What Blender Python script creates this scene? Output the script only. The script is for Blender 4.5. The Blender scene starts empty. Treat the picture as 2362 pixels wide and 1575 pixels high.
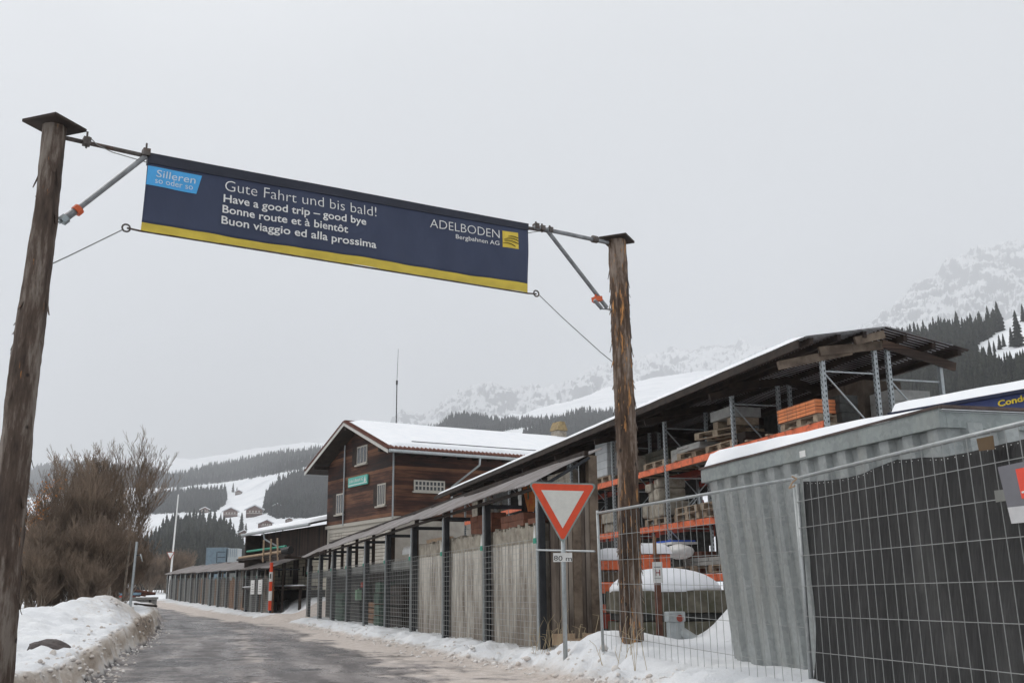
import bpy, math, random
import numpy as np
from mathutils import Vector, Matrix
random.seed(7); RNG = np.random.default_rng(7)
S = bpy.context.scene
COL = S.collection
D2R = math.radians

# ------------------------------------------------------------------ camera
F = 2380.; CX, CY = 1181., 787.5
TH = math.atan(576 / F); RO = D2R(.6); EYE = 1.15
_f = np.array([0, math.cos(TH), math.sin(TH)]); _r = np.array([1., 0, 0]); _u = np.array([0, -math.sin(TH), math.cos(TH)])
_R = math.cos(RO) * _r - math.sin(RO) * _u; _U = math.sin(RO) * _r + math.cos(RO) * _u
CAM = np.array([0, 0, EYE])
cd = bpy.data.cameras.new('camera'); co = bpy.data.objects.new('camera', cd); COL.objects.link(co)
cd.lens = F / 2362 * 36; cd.sensor_width = 36; cd.clip_start = .1; cd.clip_end = 40000
co.matrix_world = Matrix(((_R[0], _U[0], -_f[0], 0), (_R[1], _U[1], -_f[1], 0), (_R[2], _U[2], -_f[2], EYE), (0, 0, 0, 1)))
S.camera = co

# ------------------------------------------------------------------ light
W = bpy.data.worlds.new('World'); S.world = W; W.use_nodes = True
SUN_EL, SUN_ROT = D2R(42), D2R(292)
nt = W.node_tree; nt.nodes.clear()
out = nt.nodes.new('ShaderNodeOutputWorld'); add = nt.nodes.new('ShaderNodeAddShader')
b1 = nt.nodes.new('ShaderNodeBackground'); b2 = nt.nodes.new('ShaderNodeBackground')
sk = nt.nodes.new('ShaderNodeTexSky'); sk.sky_type = 'NISHITA'; sk.sun_disc = False
sk.sun_elevation = SUN_EL; sk.sun_rotation = SUN_ROT; sk.dust_density = 4
hs = nt.nodes.new('ShaderNodeHueSaturation'); hs.inputs['Saturation'].default_value = .35
nt.links.new(sk.outputs[0], hs.inputs['Color']); nt.links.new(hs.outputs[0], b1.inputs[0]); b1.inputs[1].default_value = .05
tc = nt.nodes.new('ShaderNodeTexCoord'); sx = nt.nodes.new('ShaderNodeSeparateXYZ'); cr = nt.nodes.new('ShaderNodeValToRGB')
nt.links.new(tc.outputs['Generated'], sx.inputs[0])
nz = nt.nodes.new('ShaderNodeTexNoise'); nz.inputs['Scale'].default_value = 2.2; nz.inputs['Detail'].default_value = 3
nt.links.new(tc.outputs['Generated'], nz.inputs['Vector'])
ma = nt.nodes.new('ShaderNodeMath'); ma.operation = 'MULTIPLY_ADD'; ma.inputs[1].default_value = .22; 
nt.links.new(nz.outputs[0], ma.inputs[0]); nt.links.new(sx.outputs['Z'], ma.inputs[2]); nt.links.new(ma.outputs[0], cr.inputs[0])
e = cr.color_ramp.elements
e[0].position = .05; e[0].color = (.36, .375, .39, 1); e[1].position = .95; e[1].color = (1.12, 1.11, 1.09, 1)
x = e.new(.32); x.color = (.36, .375, .39, 1); x = e.new(.6); x.color = (.56, .57, .57, 1)
nt.links.new(cr.outputs[0], b2.inputs[0]); b2.inputs[1].default_value = 1.0
nt.links.new(b1.outputs[0], add.inputs[0]); nt.links.new(b2.outputs[0], add.inputs[1]); nt.links.new(add.outputs[0], out.inputs[0])
sl = bpy.data.lights.new('sun', 'SUN'); so = bpy.data.objects.new('sun', sl); COL.objects.link(so)
sl.energy = 1.5; sl.angle = D2R(12); sl.color = (1, .97, .93)
sd = Vector((math.sin(SUN_ROT) * math.cos(SUN_EL), math.cos(SUN_ROT) * math.cos(SUN_EL), math.sin(SUN_EL)))
so.rotation_euler = sd.to_track_quat('Z', 'Y').to_euler(); so.location = (0, -20, 40)
S.view_settings.view_transform = 'Standard'; S.view_settings.look = 'None'; S.view_settings.gamma = 1; S.view_settings.exposure = .15
S.view_settings.use_curve_mapping = False
S.cycles.max_bounces = 8; S.cycles.diffuse_bounces = 3; S.cycles.volume_bounces = 2; S.cycles.transparent_max_bounces = 16; S.cycles.use_denoising = True
S.cycles.sample_clamp_indirect = 6

# ------------------------------------------------------------------ picture-to-world measuring helpers
def ray(x, y): return _f + (x - CX) / F * _R - (y - CY) / F * _U
def at(x, y, Y):
    d = ray(x, y); return CAM + d * (Y / d[1])
def onz(x, y, z):
    d = ray(x, y); return CAM + d * ((z - EYE) / d[2])
def onplane(x, y, p, n):
    d = ray(x, y); return CAM + d * (np.dot(np.array(p) - CAM, n) / np.dot(d, n))

# ------------------------------------------------------------------ noise
def vn(x, y, seed=0):
    x = np.asarray(x, float); y = np.asarray(y, float)
    xi = np.floor(x).astype(np.int64); yi = np.floor(y).astype(np.int64); fx = x - xi; fy = y - yi
    fx = fx * fx * (3 - 2 * fx); fy = fy * fy * (3 - 2 * fy)
    def h(a, b):
        n = (a * 374761393 + b * 668265263 + seed * 974634777) & 0xffffffff
        n = ((n ^ (n >> 13)) * 1274126177) & 0xffffffff
        return ((n ^ (n >> 16)) & 0xffff) / 65535.
    return (h(xi, yi) * (1 - fx) + h(xi + 1, yi) * fx) * (1 - fy) + (h(xi, yi + 1) * (1 - fx) + h(xi + 1, yi + 1) * fx) * fy
def fbm(x, y, o=4, seed=0, g=.5):
    s = 0; a = 1; t = 0
    for i in range(o):
        s = s + a * (vn(np.asarray(x) * 2 ** i, np.asarray(y) * 2 ** i, seed + i) - .5); t += a; a *= g
    return s / t
def sst(a, b, x):
    t = np.clip((np.asarray(x, float) - a) / (b - a), 0, 1); return t * t * (3 - 2 * t)

# ------------------------------------------------------------------ materials
class N:
    def __init__(s, name, rough=.8, metal=0.):
        s.m = bpy.data.materials.new(name); s.m.use_nodes = True; s.t = s.m.node_tree
        s.b = s.t.nodes['Principled BSDF']; s.b.inputs['Roughness'].default_value = rough; s.b.inputs['Metallic'].default_value = metal
        s.tc = s.t.nodes.new('ShaderNodeTexCoord')
    def new(s, k, **kw):
        n = s.t.nodes.new(k)
        for a, v in kw.items(): setattr(n, a, v)
        return n
    def link(s, a, b): s.t.links.new(a, b)
    def coord(s, scale=(1, 1, 1), rot=(0, 0, 0)):
        mp = s.new('ShaderNodeMapping'); mp.inputs['Scale'].default_value = scale; mp.inputs['Rotation'].default_value = rot
        s.link(s.tc.outputs['Object'], mp.inputs[0]); return mp.outputs[0]
    def noise(s, scale=5, st=(1, 1, 1), detail=5, rough=.6, dist=0):
        n = s.new('ShaderNodeTexNoise'); n.inputs['Scale'].default_value = scale; n.inputs['Detail'].default_value = detail
        n.inputs['Roughness'].default_value = rough; n.inputs['Distortion'].default_value = dist
        s.link(s.coord(st), n.inputs['Vector']); return n.outputs[0]
    def ramp(s, fac, stops):
        r = s.new('ShaderNodeValToRGB'); el = r.color_ramp.elements
        el[0].position = stops[0][0]; el[0].color = (*stops[0][1], 1); el[1].position = stops[-1][0]; el[1].color = (*stops[-1][1], 1)
        for p, c in stops[1:-1]: q = el.new(p); q.color = (*c, 1)
        s.link(fac, r.inputs[0]); return r.outputs[0]
    def mix(s, fac, a, b, mode='MIX'):
        m = s.new('ShaderNodeMix', data_type='RGBA', blend_type=mode)
        for i, v in ((0, fac), (6, a), (7, b)):
            if isinstance(v, (int, float)): m.inputs[i].default_value = v
            elif isinstance(v, tuple): m.inputs[i].default_value = (*v, 1)
            else: s.link(v, m.inputs[i])
        return m.outputs[2]
    def math(s, op, a, b=None, c=None):
        m = s.new('ShaderNodeMath', operation=op)
        for i, v in enumerate((a, b, c)):
            if v is None: continue
            if isinstance(v, (int, float)): m.inputs[i].default_value = v
            else: s.link(v, m.inputs[i])
        return m.outputs[0]
    def bump(s, h, strength=.3, dist=.02):
        b = s.new('ShaderNodeBump'); b.inputs['Strength'].default_value = strength; b.inputs['Distance'].default_value = dist
        s.link(h, b.inputs['Height']); s.link(b.outputs[0], s.b.inputs['Normal'])
    def col(s, v):
        if isinstance(v, tuple): s.b.inputs['Base Color'].default_value = (*v, 1)
        else: s.link(v, s.b.inputs['Base Color'])
        return s
    def xyz(s):
        q = s.new('ShaderNodeSeparateXYZ'); s.link(s.tc.outputs['Object'], q.inputs[0]); return q.outputs
MATS = {}
def simple(name, c1, c2=None, rough=.8, metal=0., sc=6, st=(1, 1, 1), lo=.35, hi=.65, bump=.15, bs=None, dirt=None):
    if name in MATS: return MATS[name]
    n = N(name, rough, metal); c2 = c2 or tuple(v * .75 for v in c1)
    f = n.noise(sc, st); c = n.ramp(f, [(lo, c2), (hi, c1)])
    if dirt:
        d = n.noise(dirt[1], dirt[2] if len(dirt) > 2 else (1, 1, 1), 6, .7); c = n.mix(n.ramp(d, [(.5, (0, 0, 0)), (.68, (.8, .8, .8))]), c, dirt[0])
    n.col(c)
    if bump: n.bump(n.noise(bs or sc * 4, st), bump)
    MATS[name] = n.m; return n.m
def flat(name, c, rough=.6, metal=0.): return simple(name, c, tuple(v * .88 for v in c), rough, metal, 9, bump=0)

def snow_mat(name, dirt=0.):
    n = N(name, .75); f = n.noise(1.3, detail=4); c = n.ramp(f, [(.3, (.80, .82, .86)), (.7, (.88, .89, .91))])
    g = n.noise(.8, detail=9, rough=.72)
    if dirt: c = n.mix(n.ramp(g, [(.5, (0, 0, 0)), (.62, (dirt,) * 3)]), c, (.42, .35, .28))
    n.col(c); n.b.inputs['Subsurface Weight'].default_value = 0
    n.bump(n.math('ADD', n.noise(9, detail=6), n.noise(40, detail=2)), .25, .03); MATS[name] = n.m; return n.m
M_snow = snow_mat('snow'); 
M_roofsnow = simple('roof_snow', (.88, .89, .91), (.82, .84, .87), .75, 0, 2, bump=.25, bs=14)

def ground_mat():
    n = N('winter_ground', .8); A = lambda k: n.new('ShaderNodeAttribute', attribute_name=k).outputs['Fac']
    f = n.noise(2.2, detail=9, rough=.7); g = n.noise(11, detail=8, rough=.75)
    c = n.ramp(n.noise(.7, detail=4), [(.3, (.74, .76, .79)), (.7, (.86, .87, .88))])
    k = n.math('ADD', A('dirt'), n.math('MULTIPLY', n.math('SUBTRACT', f, .5), .9)); k = n.math('ADD', k, n.math('MULTIPLY', n.math('SUBTRACT', g, .5), .8))
    c = n.mix(n.ramp(k, [(.22, (0, 0, 0)), (.75, (1, 1, 1))]), c, n.ramp(g, [(.35, (.44, .375, .31)), (.6, (.62, .56, .50))]))
    snowc = n.mix(n.ramp(k, [(.70, (0, 0, 0)), (1.1, (.9, .9, .9))]), c, n.ramp(g, [(.38, (.05, .036, .027)), (.55, (.34, .27, .21))]))
    q = n.new('ShaderNodeCombineXYZ'); n.link(A('across'), q.inputs[0]); n.link(A('along'), q.inputs[1])
    def rn(sc, sx, sy, d=7, r=.68):
        mp = n.new('ShaderNodeMapping'); mp.inputs['Scale'].default_value = (sx, sy, 1); n.link(q.outputs[0], mp.inputs[0])
        t = n.new('ShaderNodeTexNoise'); t.inputs['Scale'].default_value = sc; t.inputs['Detail'].default_value = d; t.inputs['Roughness'].default_value = r
        n.link(mp.outputs[0], t.inputs['Vector']); return t.outputs[0]
    fine = n.noise(35, detail=6, rough=.7); s1 = rn(1, 1.5, .16); s2 = rn(1, 1.5, .9, 8, .75); s3 = rn(1.0, .42, .42, 9, .74)
    c = n.ramp(s1, [(.38, (.070, .061, .061)), (.5, (.165, .150, .146)), (.62, (.36, .335, .325))])
    c = n.mix(n.ramp(s3, [(.52, (0, 0, 0)), (.545, (.95, .95, .95))]), c, (.030, .026, .027))
    c = n.mix(n.ramp(s2, [(.56, (0, 0, 0)), (.64, (.75, .75, .75))]), c, n.ramp(s1, [(.4, (.30, .26, .24)), (.6, (.46, .43, .41))]))
    kr = n.math('ADD', A('slush'), n.math('MULTIPLY', n.math('SUBTRACT', s2, .5), 1.3)); kr = n.math('ADD', kr, n.math('MULTIPLY', n.math('SUBTRACT', s1, .5), .9))
    c = n.mix(n.ramp(kr, [(.38, (0, 0, 0)), (.66, (1, 1, 1))]), c, n.ramp(n.noise(5, detail=8, rough=.7), [(.3, (.50, .44, .385)), (.7, (.80, .765, .73))]))
    roadc = n.mix(1.0, n.mix(n.math('MULTIPLY', n.ramp(fine, [(.3, (1, 1, 1)), (.6, (0, 0, 0))]), .35), c, (.07, .06, .052)), (1.0, .96, .945), 'MULTIPLY')
    sf = n.math('ADD', A('snow'), n.math('MULTIPLY', n.math('SUBTRACT', f, .5), .7)); sf = n.ramp(sf, [(.38, (0, 0, 0)), (.62, (1, 1, 1))])
    n.col(n.mix(sf, roadc, snowc))
    rr_ = n.ramp(n.math('ADD', n.math('MULTIPLY', s3, .6), n.math('MULTIPLY', kr, .5)), [(.2, (.55, .55, .55)), (.31, (.45, .45, .45)), (.36, (.14, .14, .14)), (.45, (.5, .5, .5)), (.7, (.9, .9, .9))])
    n.link(n.mix(sf, rr_, (.8, .8, .8)), n.b.inputs['Roughness'])
    n.bump(n.math('ADD', n.math('MULTIPLY', n.noise(14, detail=6), 1.5), n.math('ADD', n.math('MULTIPLY', s2, 2.0), fine)), .6, .035); return n.m

def plank_mat(name, ca, cb, cc, dk=(.02, .012, .01), h=.17, ax=2, gap=.08, stretch=(.5, .5, 9), wet=None):
    n = N(name, .85); o = n.xyz(); z = n.math('DIVIDE', o[ax], h); fl = n.math('FLOOR', z); fr = n.math('FRACT', z)
    wn = n.new('ShaderNodeTexWhiteNoise', noise_dimensions='1D'); n.link(fl, wn.inputs['W'])
    nn = n.noise(1.6, stretch, 7, .7); big = n.noise(.35, (1, 1, 2.2), 3)
    k = n.math('ADD', n.math('MULTIPLY', wn.outputs[0], .45), n.math('ADD', n.math('MULTIPLY', nn, .75), n.math('MULTIPLY', n.math('SUBTRACT', big, .5), .9)))
    c = n.ramp(k, [(.30, ca), (.52, cb), (.85, cc)])
    if wet: c = n.mix(n.ramp(n.noise(.9, (1.6, 1.6, .35), 6), [(.48, (0, 0, 0)), (.62, (.85, .85, .85))]), c, wet)
    c = n.mix(n.math('LESS_THAN', fr, gap), c, dk); n.col(c)
    n.bump(n.math('SUBTRACT', n.math('MULTIPLY', nn, .5), n.math('LESS_THAN', fr, gap)), .5, .012); MATS[name] = n.m; return n.m
def block_mat(name, c1, c2, cm, bw=.5, bh=.2, axis='Y', mort=.02):
    n = N(name, .85); o = n.xyz(); q = n.new('ShaderNodeCombineXYZ'); n.link(o[1 if axis == 'Y' else 0], q.inputs[0]); n.link(o[2], q.inputs[1])
    b = n.new('ShaderNodeTexBrick'); b.offset = 0; b.inputs['Scale'].default_value = 1; b.inputs['Mortar Size'].default_value = mort
    b.inputs['Brick Width'].default_value = bw; b.inputs['Row Height'].default_value = bh
    b.inputs['Color1'].default_value = (*c1, 1); b.inputs['Color2'].default_value = (*c2, 1); b.inputs['Mortar'].default_value = (*cm, 1)
    n.link(q.outputs[0], b.inputs['Vector']); d = n.noise(1.2, (1, 1, .4), 7, .7)
    n.col(n.mix(n.ramp(d, [(.45, (0, 0, 0)), (.75, (.6, .6, .6))]), b.outputs['Color'], (.13, .11, .09))); MATS[name] = n.m; return n.m
def bark_mat(name, dark, mid, bare, light, amt):
    n = N(name, .9); o = n.xyz()
    lg = n.noise(5.5, (1, 1, .16), 8, .72); st = n.noise(26, (1, 1, .11), 4, .62, .4); bg = n.noise(1.1, (1, 1, .5), 4)
    c = n.ramp(lg, [(.38, dark), (.5, mid), (.60, light)])
    k = n.math('ADD', st, n.math('MULTIPLY', n.math('SUBTRACT', bg, .5), .45))
    c = n.mix(n.ramp(k, [(amt, (0, 0, 0)), (amt + .035, (1, 1, 1))]), c, n.ramp(n.noise(14, (1, 1, .2)), [(.35, tuple(v * .55 for v in bare)), (.65, bare)]))
    v = n.new('ShaderNodeTexVoronoi', feature='F1'); v.inputs['Scale'].default_value = 4.2; n.link(n.coord((1, 1, .8)), v.inputs['Vector'])
    c = n.mix(n.ramp(v.outputs['Distance'], [(.07, (.9, .9, .9)), (.12, (0, 0, 0))]), c, (.018, .013, .01)); n.col(c)
    n.bump(n.math('ADD', lg, n.math('MULTIPLY', st, .7)), .9, .03); return n.m
def galv_mat(name, c1, c2, rough=.45, metal=.5, stain=.3):
    n = N(name, rough, metal); v = n.new('ShaderNodeTexVoronoi', feature='F1'); v.inputs['Scale'].default_value = 22; n.link(n.tc.outputs['Object'], v.inputs['Vector'])
    c = n.mix(.5, n.ramp(n.noise(3, (1, 1, .5), 6), [(.35, c2), (.65, c1)]), n.ramp(v.outputs['Color'], [(.2, c2), (.8, c1)]))
    c = n.mix(n.ramp(n.noise(1.5, (2, 2, .35), 7, .7), [(.5, (0, 0, 0)), (.72, (stain,) * 3)]), c, (.30, .29, .25)); n.col(c); MATS[name] = n.m; return n.m
def conc_mat(name, light, dark, st=(1.6, 1.6, .3)):
    n = N(name, .9); o = n.xyz(); f = n.noise(1.8, st, 7, .7); g = n.noise(9, (1, 1, .5), 5)
    k = n.math('ADD', f, n.math('MULTIPLY', n.math('SUBTRACT', g, .5), .15))
    k = n.math('ADD', k, n.math('MULTIPLY', n.math('SUBTRACT', 1.05, o[2]), -.10))
    n.col(n.ramp(k, [(.36, dark), (.5, tuple((a + b) / 2 for a, b in zip(light, dark))), (.62, light)])); n.bump(g, .4, .01); MATS[name] = n.m; return n.m

M_bark1 = bark_mat('grey_bark', (.042, .029, .022), (.095, .066, .050), (.62, .27, .08), (.23, .195, .165), .68)
M_bark2 = bark_mat('torn_bark', (.030, .018, .013), (.10, .062, .040), (.60, .29, .10), (.27, .215, .175), .595)
M_house = plank_mat('red_brown_boards', (.009, .005, .004), (.055, .018, .010), (.22, .10, .052))
M_house2 = plank_mat('brown_boards', (.028, .019, .014), (.075, .045, .032), (.20, .135, .095))
M_annex = plank_mat('dark_brown_boards', (.018, .011, .009), (.052, .031, .023), (.075, .048, .036), ax=1, h=.2, stretch=(.5, 7, .6))
M_fascia = simple('weathered_beam', (.22, .17, .125), (.085, .06, .043), .85, 0, 3, (1, 1, 1), dirt=((.05, .035, .025), 2))
M_darkbeam = simple('dark_beam', (.042, .027, .019), (.014, .009, .007), .85, 0, 4)
M_garage = block_mat('white_garage_slats', (.56, .53, .47), (.50, .47, .41), (.22, .2, .17), 3.0, .16)
M_block = block_mat('white_block_wall', (.66, .62, .50), (.58, .55, .45), (.26, .24, .19), .5, .2)
M_white = flat('white_paint', (.62, .60, .56)); M_cream = flat('cream_frame', (.50, .47, .41))
M_glass = N('window_glass', .12); M_glass.col((.035, .038, .042)); M_glass = M_glass.m
M_tile = simple('clay_tile', (.20, .075, .05), (.09, .04, .03), .85, 0, 12)
M_galv = galv_mat('galvanised_steel', (.36, .41, .42), (.24, .28, .29))
M_galvl = galv_mat('light_galvanised_steel', (.44, .47, .48), (.33, .36, .37))
M_tube = simple('grey_tube', (.27, .28, .29), (.17, .175, .18), .45, .5, 8)
M_rusttube = simple('weathered_tube', (.14, .125, .115), (.06, .05, .045), .6, .4, 9, dirt=((.10, .045, .025), 7))
M_wire = flat('galvanised_wire', (.36, .37, .36), .5, .3); M_dwire = flat('old_wire', (.25, .26, .25), .5, .3)
M_steel = simple('dark_steel_post', (.036, .039, .044), (.020, .022, .026), .6, .3, 5)
M_conc = conc_mat('stained_concrete', (.58, .55, .49), (.17, .14, .112))
M_conc2 = simple('grey_concrete', (.34, .34, .33), (.22, .22, .21), .9, 0, 4)
M_plank = plank_mat('vertical_grey_planks', (.10, .075, .058), (.22, .18, .145), (.36, .31, .26), ax=0, h=.16, stretch=(9, 1, .6), wet=(.045, .03, .022), gap=.1)
M_corr = simple('grey_corrugated', (.30, .28, .275), (.18, .165, .16), .6, .25, 1.3, (1, 2.5, 1), dirt=((.12, .085, .07), 1.1))
M_corrd = simple('dark_corrugated', (.058, .038, .032), (.026, .018, .016), .7, .1, 2)
M_orange = simple('orange_steel', (.90, .20, .075), (.78, .16, .06), .5, .1, 5, dirt=((.22, .06, .035), 6))
M_redp = simple('red_steel', (.40, .06, .03), (.25, .045, .03), .5, .1, 5)
M_signred = flat('sign_red', (.78, .075, .02), .4); M_signwhite = flat('sign_white', (.74, .73, .68), .4)
M_signback = simple('sign_edge', (.30, .36, .34), (.20, .25, .24), .5, .3, 9)
M_navy = simple('navy_fabric', (.033, .046, .094), (.025, .036, .078), .6, 0, 2.5, (1, 1, .5), bump=.3, bs=5)
M_yell = simple('yellow_fabric', (.68, .52, .06), (.56, .42, .05), .6, 0, 3, (1, 1, 2), bump=.3)
M_sky = flat('light_blue_print', (.07, .40, .80)); M_print = flat('white_print', (.80, .80, .78)); M_logo = flat('logo_yellow', (.72, .53, .06)); M_ink = flat('black_ink', (.02, .02, .02))
M_pallet = simple('pallet_wood', (.42, .34, .25), (.22, .17, .12), .9, 0, 6, dirt=((.12, .09, .065), 5))
M_brick = block_mat('orange_clay_blocks', (.85, .29, .11), (.76, .24, .09), (.28, .10, .05), .30, .06, 'Y', .006)
M_redbrick = simple('red_brown_block', (.24, .10, .06), (.15, .065, .042), .9, 0, 6)
M_stone = simple('pale_stone', (.42, .38, .31), (.26, .235, .195), .9, 0, 5, bump=.6, dirt=((.16, .13, .1), 4))
M_slab = simple('concrete_slab', (.36, .36, .34), (.25, .25, .24), .9, 0, 5)
M_wrap = simple('white_wrap', (.58, .60, .60), (.46, .48, .49), .35, 0, 3, bump=.7, bs=8)
M_netb = N('black_shade_net', .9); M_netb.col(M_netb.ramp(M_netb.noise(1.6, (1.2, 1.2, .45), 7, .7), [(.35, (.020, .020, .020)), (.55, (.034, .034, .034)), (.72, (.070, .070, .068))])); M_netb.bump(M_netb.noise(2.5, (2.5, 2.5, .4), 4), .8, .08); M_netb = M_netb.m
M_black = flat('black_plastic', (.02, .02, .022)); M_green = flat('green_plastic', (.02, .30, .20)); M_teal = flat('teal_sign', (.12, .52, .44))
M_orclamp = flat('orange_clamp', (.62, .11, .03)); M_blue = simple('blue_paint', (.022, .04, .16), (.016, .03, .12), .4, 0, 4)
M_rust = simple('rusty_steel', (.16, .065, .04), (.08, .035, .025), .85, .1, 7); M_rock = simple('dark_rock', (.12, .10, .095), (.055, .048, .045), .9, 0, 5, bump=.8)
M_bluegrey = simple('blue_grey_steel', (.16, .22, .26), (.12, .165, .20), .5, .2, 3); M_tan = simple('bare_timber', (.50, .36, .24), (.34, .24, .16), .85, 0, 6)
M_brownply = simple('brown_plywood', (.26, .13, .055), (.16, .08, .04), .8, 0, 3); M_greyply = simple('grey_board', (.20, .205, .19), (.12, .12, .115), .85, 0, 3, (1, 1, .3))
M_darkgoods = simple('dark_stores', (.055, .055, .05), (.022, .022, .02), .85, 0, 7); M_greengoods = simple('green_plastic_stack', (.07, .13, .09), (.03, .06, .045), .7, 0, 6)
M_twig = simple('bare_twigs', (.29, .215, .155), (.10, .072, .052), .9, 0, .6, bump=0); M_stem = simple('pale_stem', (.30, .25, .20), (.15, .12, .095), .9, 0, 3)
M_leaf = flat('dry_leaf', (.42, .17, .045)); M_grass = flat('dry_grass', (.42, .33, .2))
def tree_mat(name, a, b, brown=None):
    n = N(name, .95); at1 = n.new('ShaderNodeAttribute', attribute_name='tint')
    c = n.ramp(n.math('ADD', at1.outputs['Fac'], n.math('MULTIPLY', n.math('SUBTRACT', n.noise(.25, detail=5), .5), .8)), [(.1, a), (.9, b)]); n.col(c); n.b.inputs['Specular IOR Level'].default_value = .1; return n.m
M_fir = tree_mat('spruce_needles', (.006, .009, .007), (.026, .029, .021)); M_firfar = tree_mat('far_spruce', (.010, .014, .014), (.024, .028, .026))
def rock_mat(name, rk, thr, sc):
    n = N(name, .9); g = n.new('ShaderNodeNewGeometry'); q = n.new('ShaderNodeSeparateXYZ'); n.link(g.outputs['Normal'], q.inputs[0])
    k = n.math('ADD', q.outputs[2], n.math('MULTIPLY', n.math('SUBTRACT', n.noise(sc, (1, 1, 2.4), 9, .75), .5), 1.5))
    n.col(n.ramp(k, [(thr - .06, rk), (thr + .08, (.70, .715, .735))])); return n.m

# ------------------------------------------------------------------ mesh helpers
def new_obj(name, me, mat, parent=None, loc=None):
    o = bpy.data.objects.new(name, me); COL.objects.link(o)
    if mat: me.materials.append(mat)
    if parent: o.parent = parent
    if loc is not None: o.location = loc
    return o
class MB:
    def __init__(s): s.v = []; s.f = []
    def add(s, vs, fs):
        k = len(s.v); s.v += [tuple(map(float, v)) for v in vs]; s.f += [tuple(k + i for i in f) for f in fs]; return s
    def box(s, x0, x1, y0, y1, z0, z1):
        return s.add([(x0, y0, z0), (x1, y0, z0), (x1, y1, z0), (x0, y1, z0), (x0, y0, z1), (x1, y0, z1), (x1, y1, z1), (x0, y1, z1)],
                     [(0, 3, 2, 1), (4, 5, 6, 7), (0, 1, 5, 4), (1, 2, 6, 5), (2, 3, 7, 6), (3, 0, 4, 7)])
    def bar(s, p, q, w, h=None, up=(0, 0, 1)):
        p = Vector(p); q = Vector(q); h = h or w; d = (q - p).normalized(); up = Vector(up)
        if abs(d.dot(up)) > .98: up = Vector((1, 0, 0))
        a = d.cross(up).normalized() * (w / 2); b = a.cross(d).normalized() * (h / 2); vs = []
        for c in (p, q): vs += [c - a - b, c + a - b, c + a + b, c - a + b]
        return s.add(vs, [(0, 1, 2, 3), (7, 6, 5, 4), (0, 4, 5, 1), (1, 5, 6, 2), (2, 6, 7, 3), (3, 7, 4, 0)])
    def tube(s, p, q, r, r2=None, n=8, caps=True):
        p = Vector(p); q = Vector(q); r2 = r if r2 is None else r2; d = (q - p).normalized()
        a = d.orthogonal().normalized(); b = d.cross(a); vs = []
        for c, rr in ((p, r), (q, r2)):
            for i in range(n): t = 2 * math.pi * i / n; vs.append(c + (a * math.cos(t) + b * math.sin(t)) * rr)
        fs = [(i, (i + 1) % n, n + (i + 1) % n, n + i) for i in range(n)]
        if caps: fs += [tuple(range(n - 1, -1, -1)), tuple(range(n, 2 * n))]
        return s.add(vs, fs)
    def path(s, pts, r, n=6):
        for a, b in zip(pts[:-1], pts[1:]): s.tube(a, b, r, n=n)
        return s
    def prism(s, pts, off):
        pts = [Vector(p) for p in pts]; off = Vector(off); n = len(pts)
        return s.add(pts + [p + off for p in pts], [tuple(range(n - 1, -1, -1)), tuple(range(n, 2 * n))] + [(i, (i + 1) % n, n + (i + 1) % n, n + i) for i in range(n)])
    def blob(s, c, rx, ry, rz, seed=0, n=14, m=8, rough=.15, flatz=None):
        vs = []; fs = []
        for j in range(m + 1):
            ph = math.pi * j / m
            for i in range(n):
                t = 2 * math.pi * i / n; x, y, z = math.sin(ph) * math.cos(t), math.sin(ph) * math.sin(t), math.cos(ph)
                k = 1 + rough * 2 * float(fbm(x * 1.7 + seed * 3.1 + z, y * 1.7 + z * 1.3, 3, seed)); zz = z * rz * k
                if flatz is not None and zz < flatz: zz = flatz
                vs.append((c[0] + x * rx * k, c[1] + y * ry * k, c[2] + zz))
        for j in range(m):
            for i in range(n): fs.append((j * n + i, (j + 1) * n + i, (j + 1) * n + (i + 1) % n, j * n + (i + 1) % n))
        return s.add(vs, fs)
    def build(s, name, mat, parent=None, loc=None, smooth=False, bevel=0):
        org = Vector(loc) if loc is not None else Vector((0, 0, 0))
        me = bpy.data.meshes.new(name); me.from_pydata([tuple(Vector(v) - org) for v in s.v], [], s.f); me.validate(); me.update()
        if smooth: me.polygons.foreach_set('use_smooth', [True] * len(me.polygons))
        o = new_obj(name, me, mat, parent, loc)
        if bevel:
            b = o.modifiers.new('bevel', 'BEVEL'); b.width = bevel; b.segments = 2; b.limit_method = 'ANGLE'
        return o
def tag(o, label, cat, group=None, kind=None):
    o['label'] = label; o['category'] = cat
    if group: o['group'] = group
    if kind: o['kind'] = kind
    return o
def setting(o, kind='structure'): o['kind'] = kind; return o
def root(name, loc, label, cat, rz=0., group=None):
    o = bpy.data.objects.new(name, None); o.empty_display_size = .2; COL.objects.link(o); o.location = loc; o.rotation_euler = (0, 0, rz)
    o['_c'] = 0; del o['_c']; return tag(o, label, cat, group)
def toL(r, p):
    a = -r.rotation_euler[2]; d = Vector(p) - r.location; return Vector((d.x * math.cos(a) - d.y * math.sin(a), d.x * math.sin(a) + d.y * math.cos(a), d.z))
def dup(o, loc, rz, label=None, scale=None):
    kids = [c for c in bpy.data.objects if c.parent == o]
    c = o.copy(); COL.objects.link(c); c.location = loc; c.rotation_euler = (0, 0, rz)
    if label: c['label'] = label
    if scale: c.scale = scale
    def rec(src, dst):
        for k in [k for k in bpy.data.objects if k.parent == src]:
            q = k.copy(); COL.objects.link(q); q.parent = dst; rec(k, q)
    rec(o, c); return c
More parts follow.
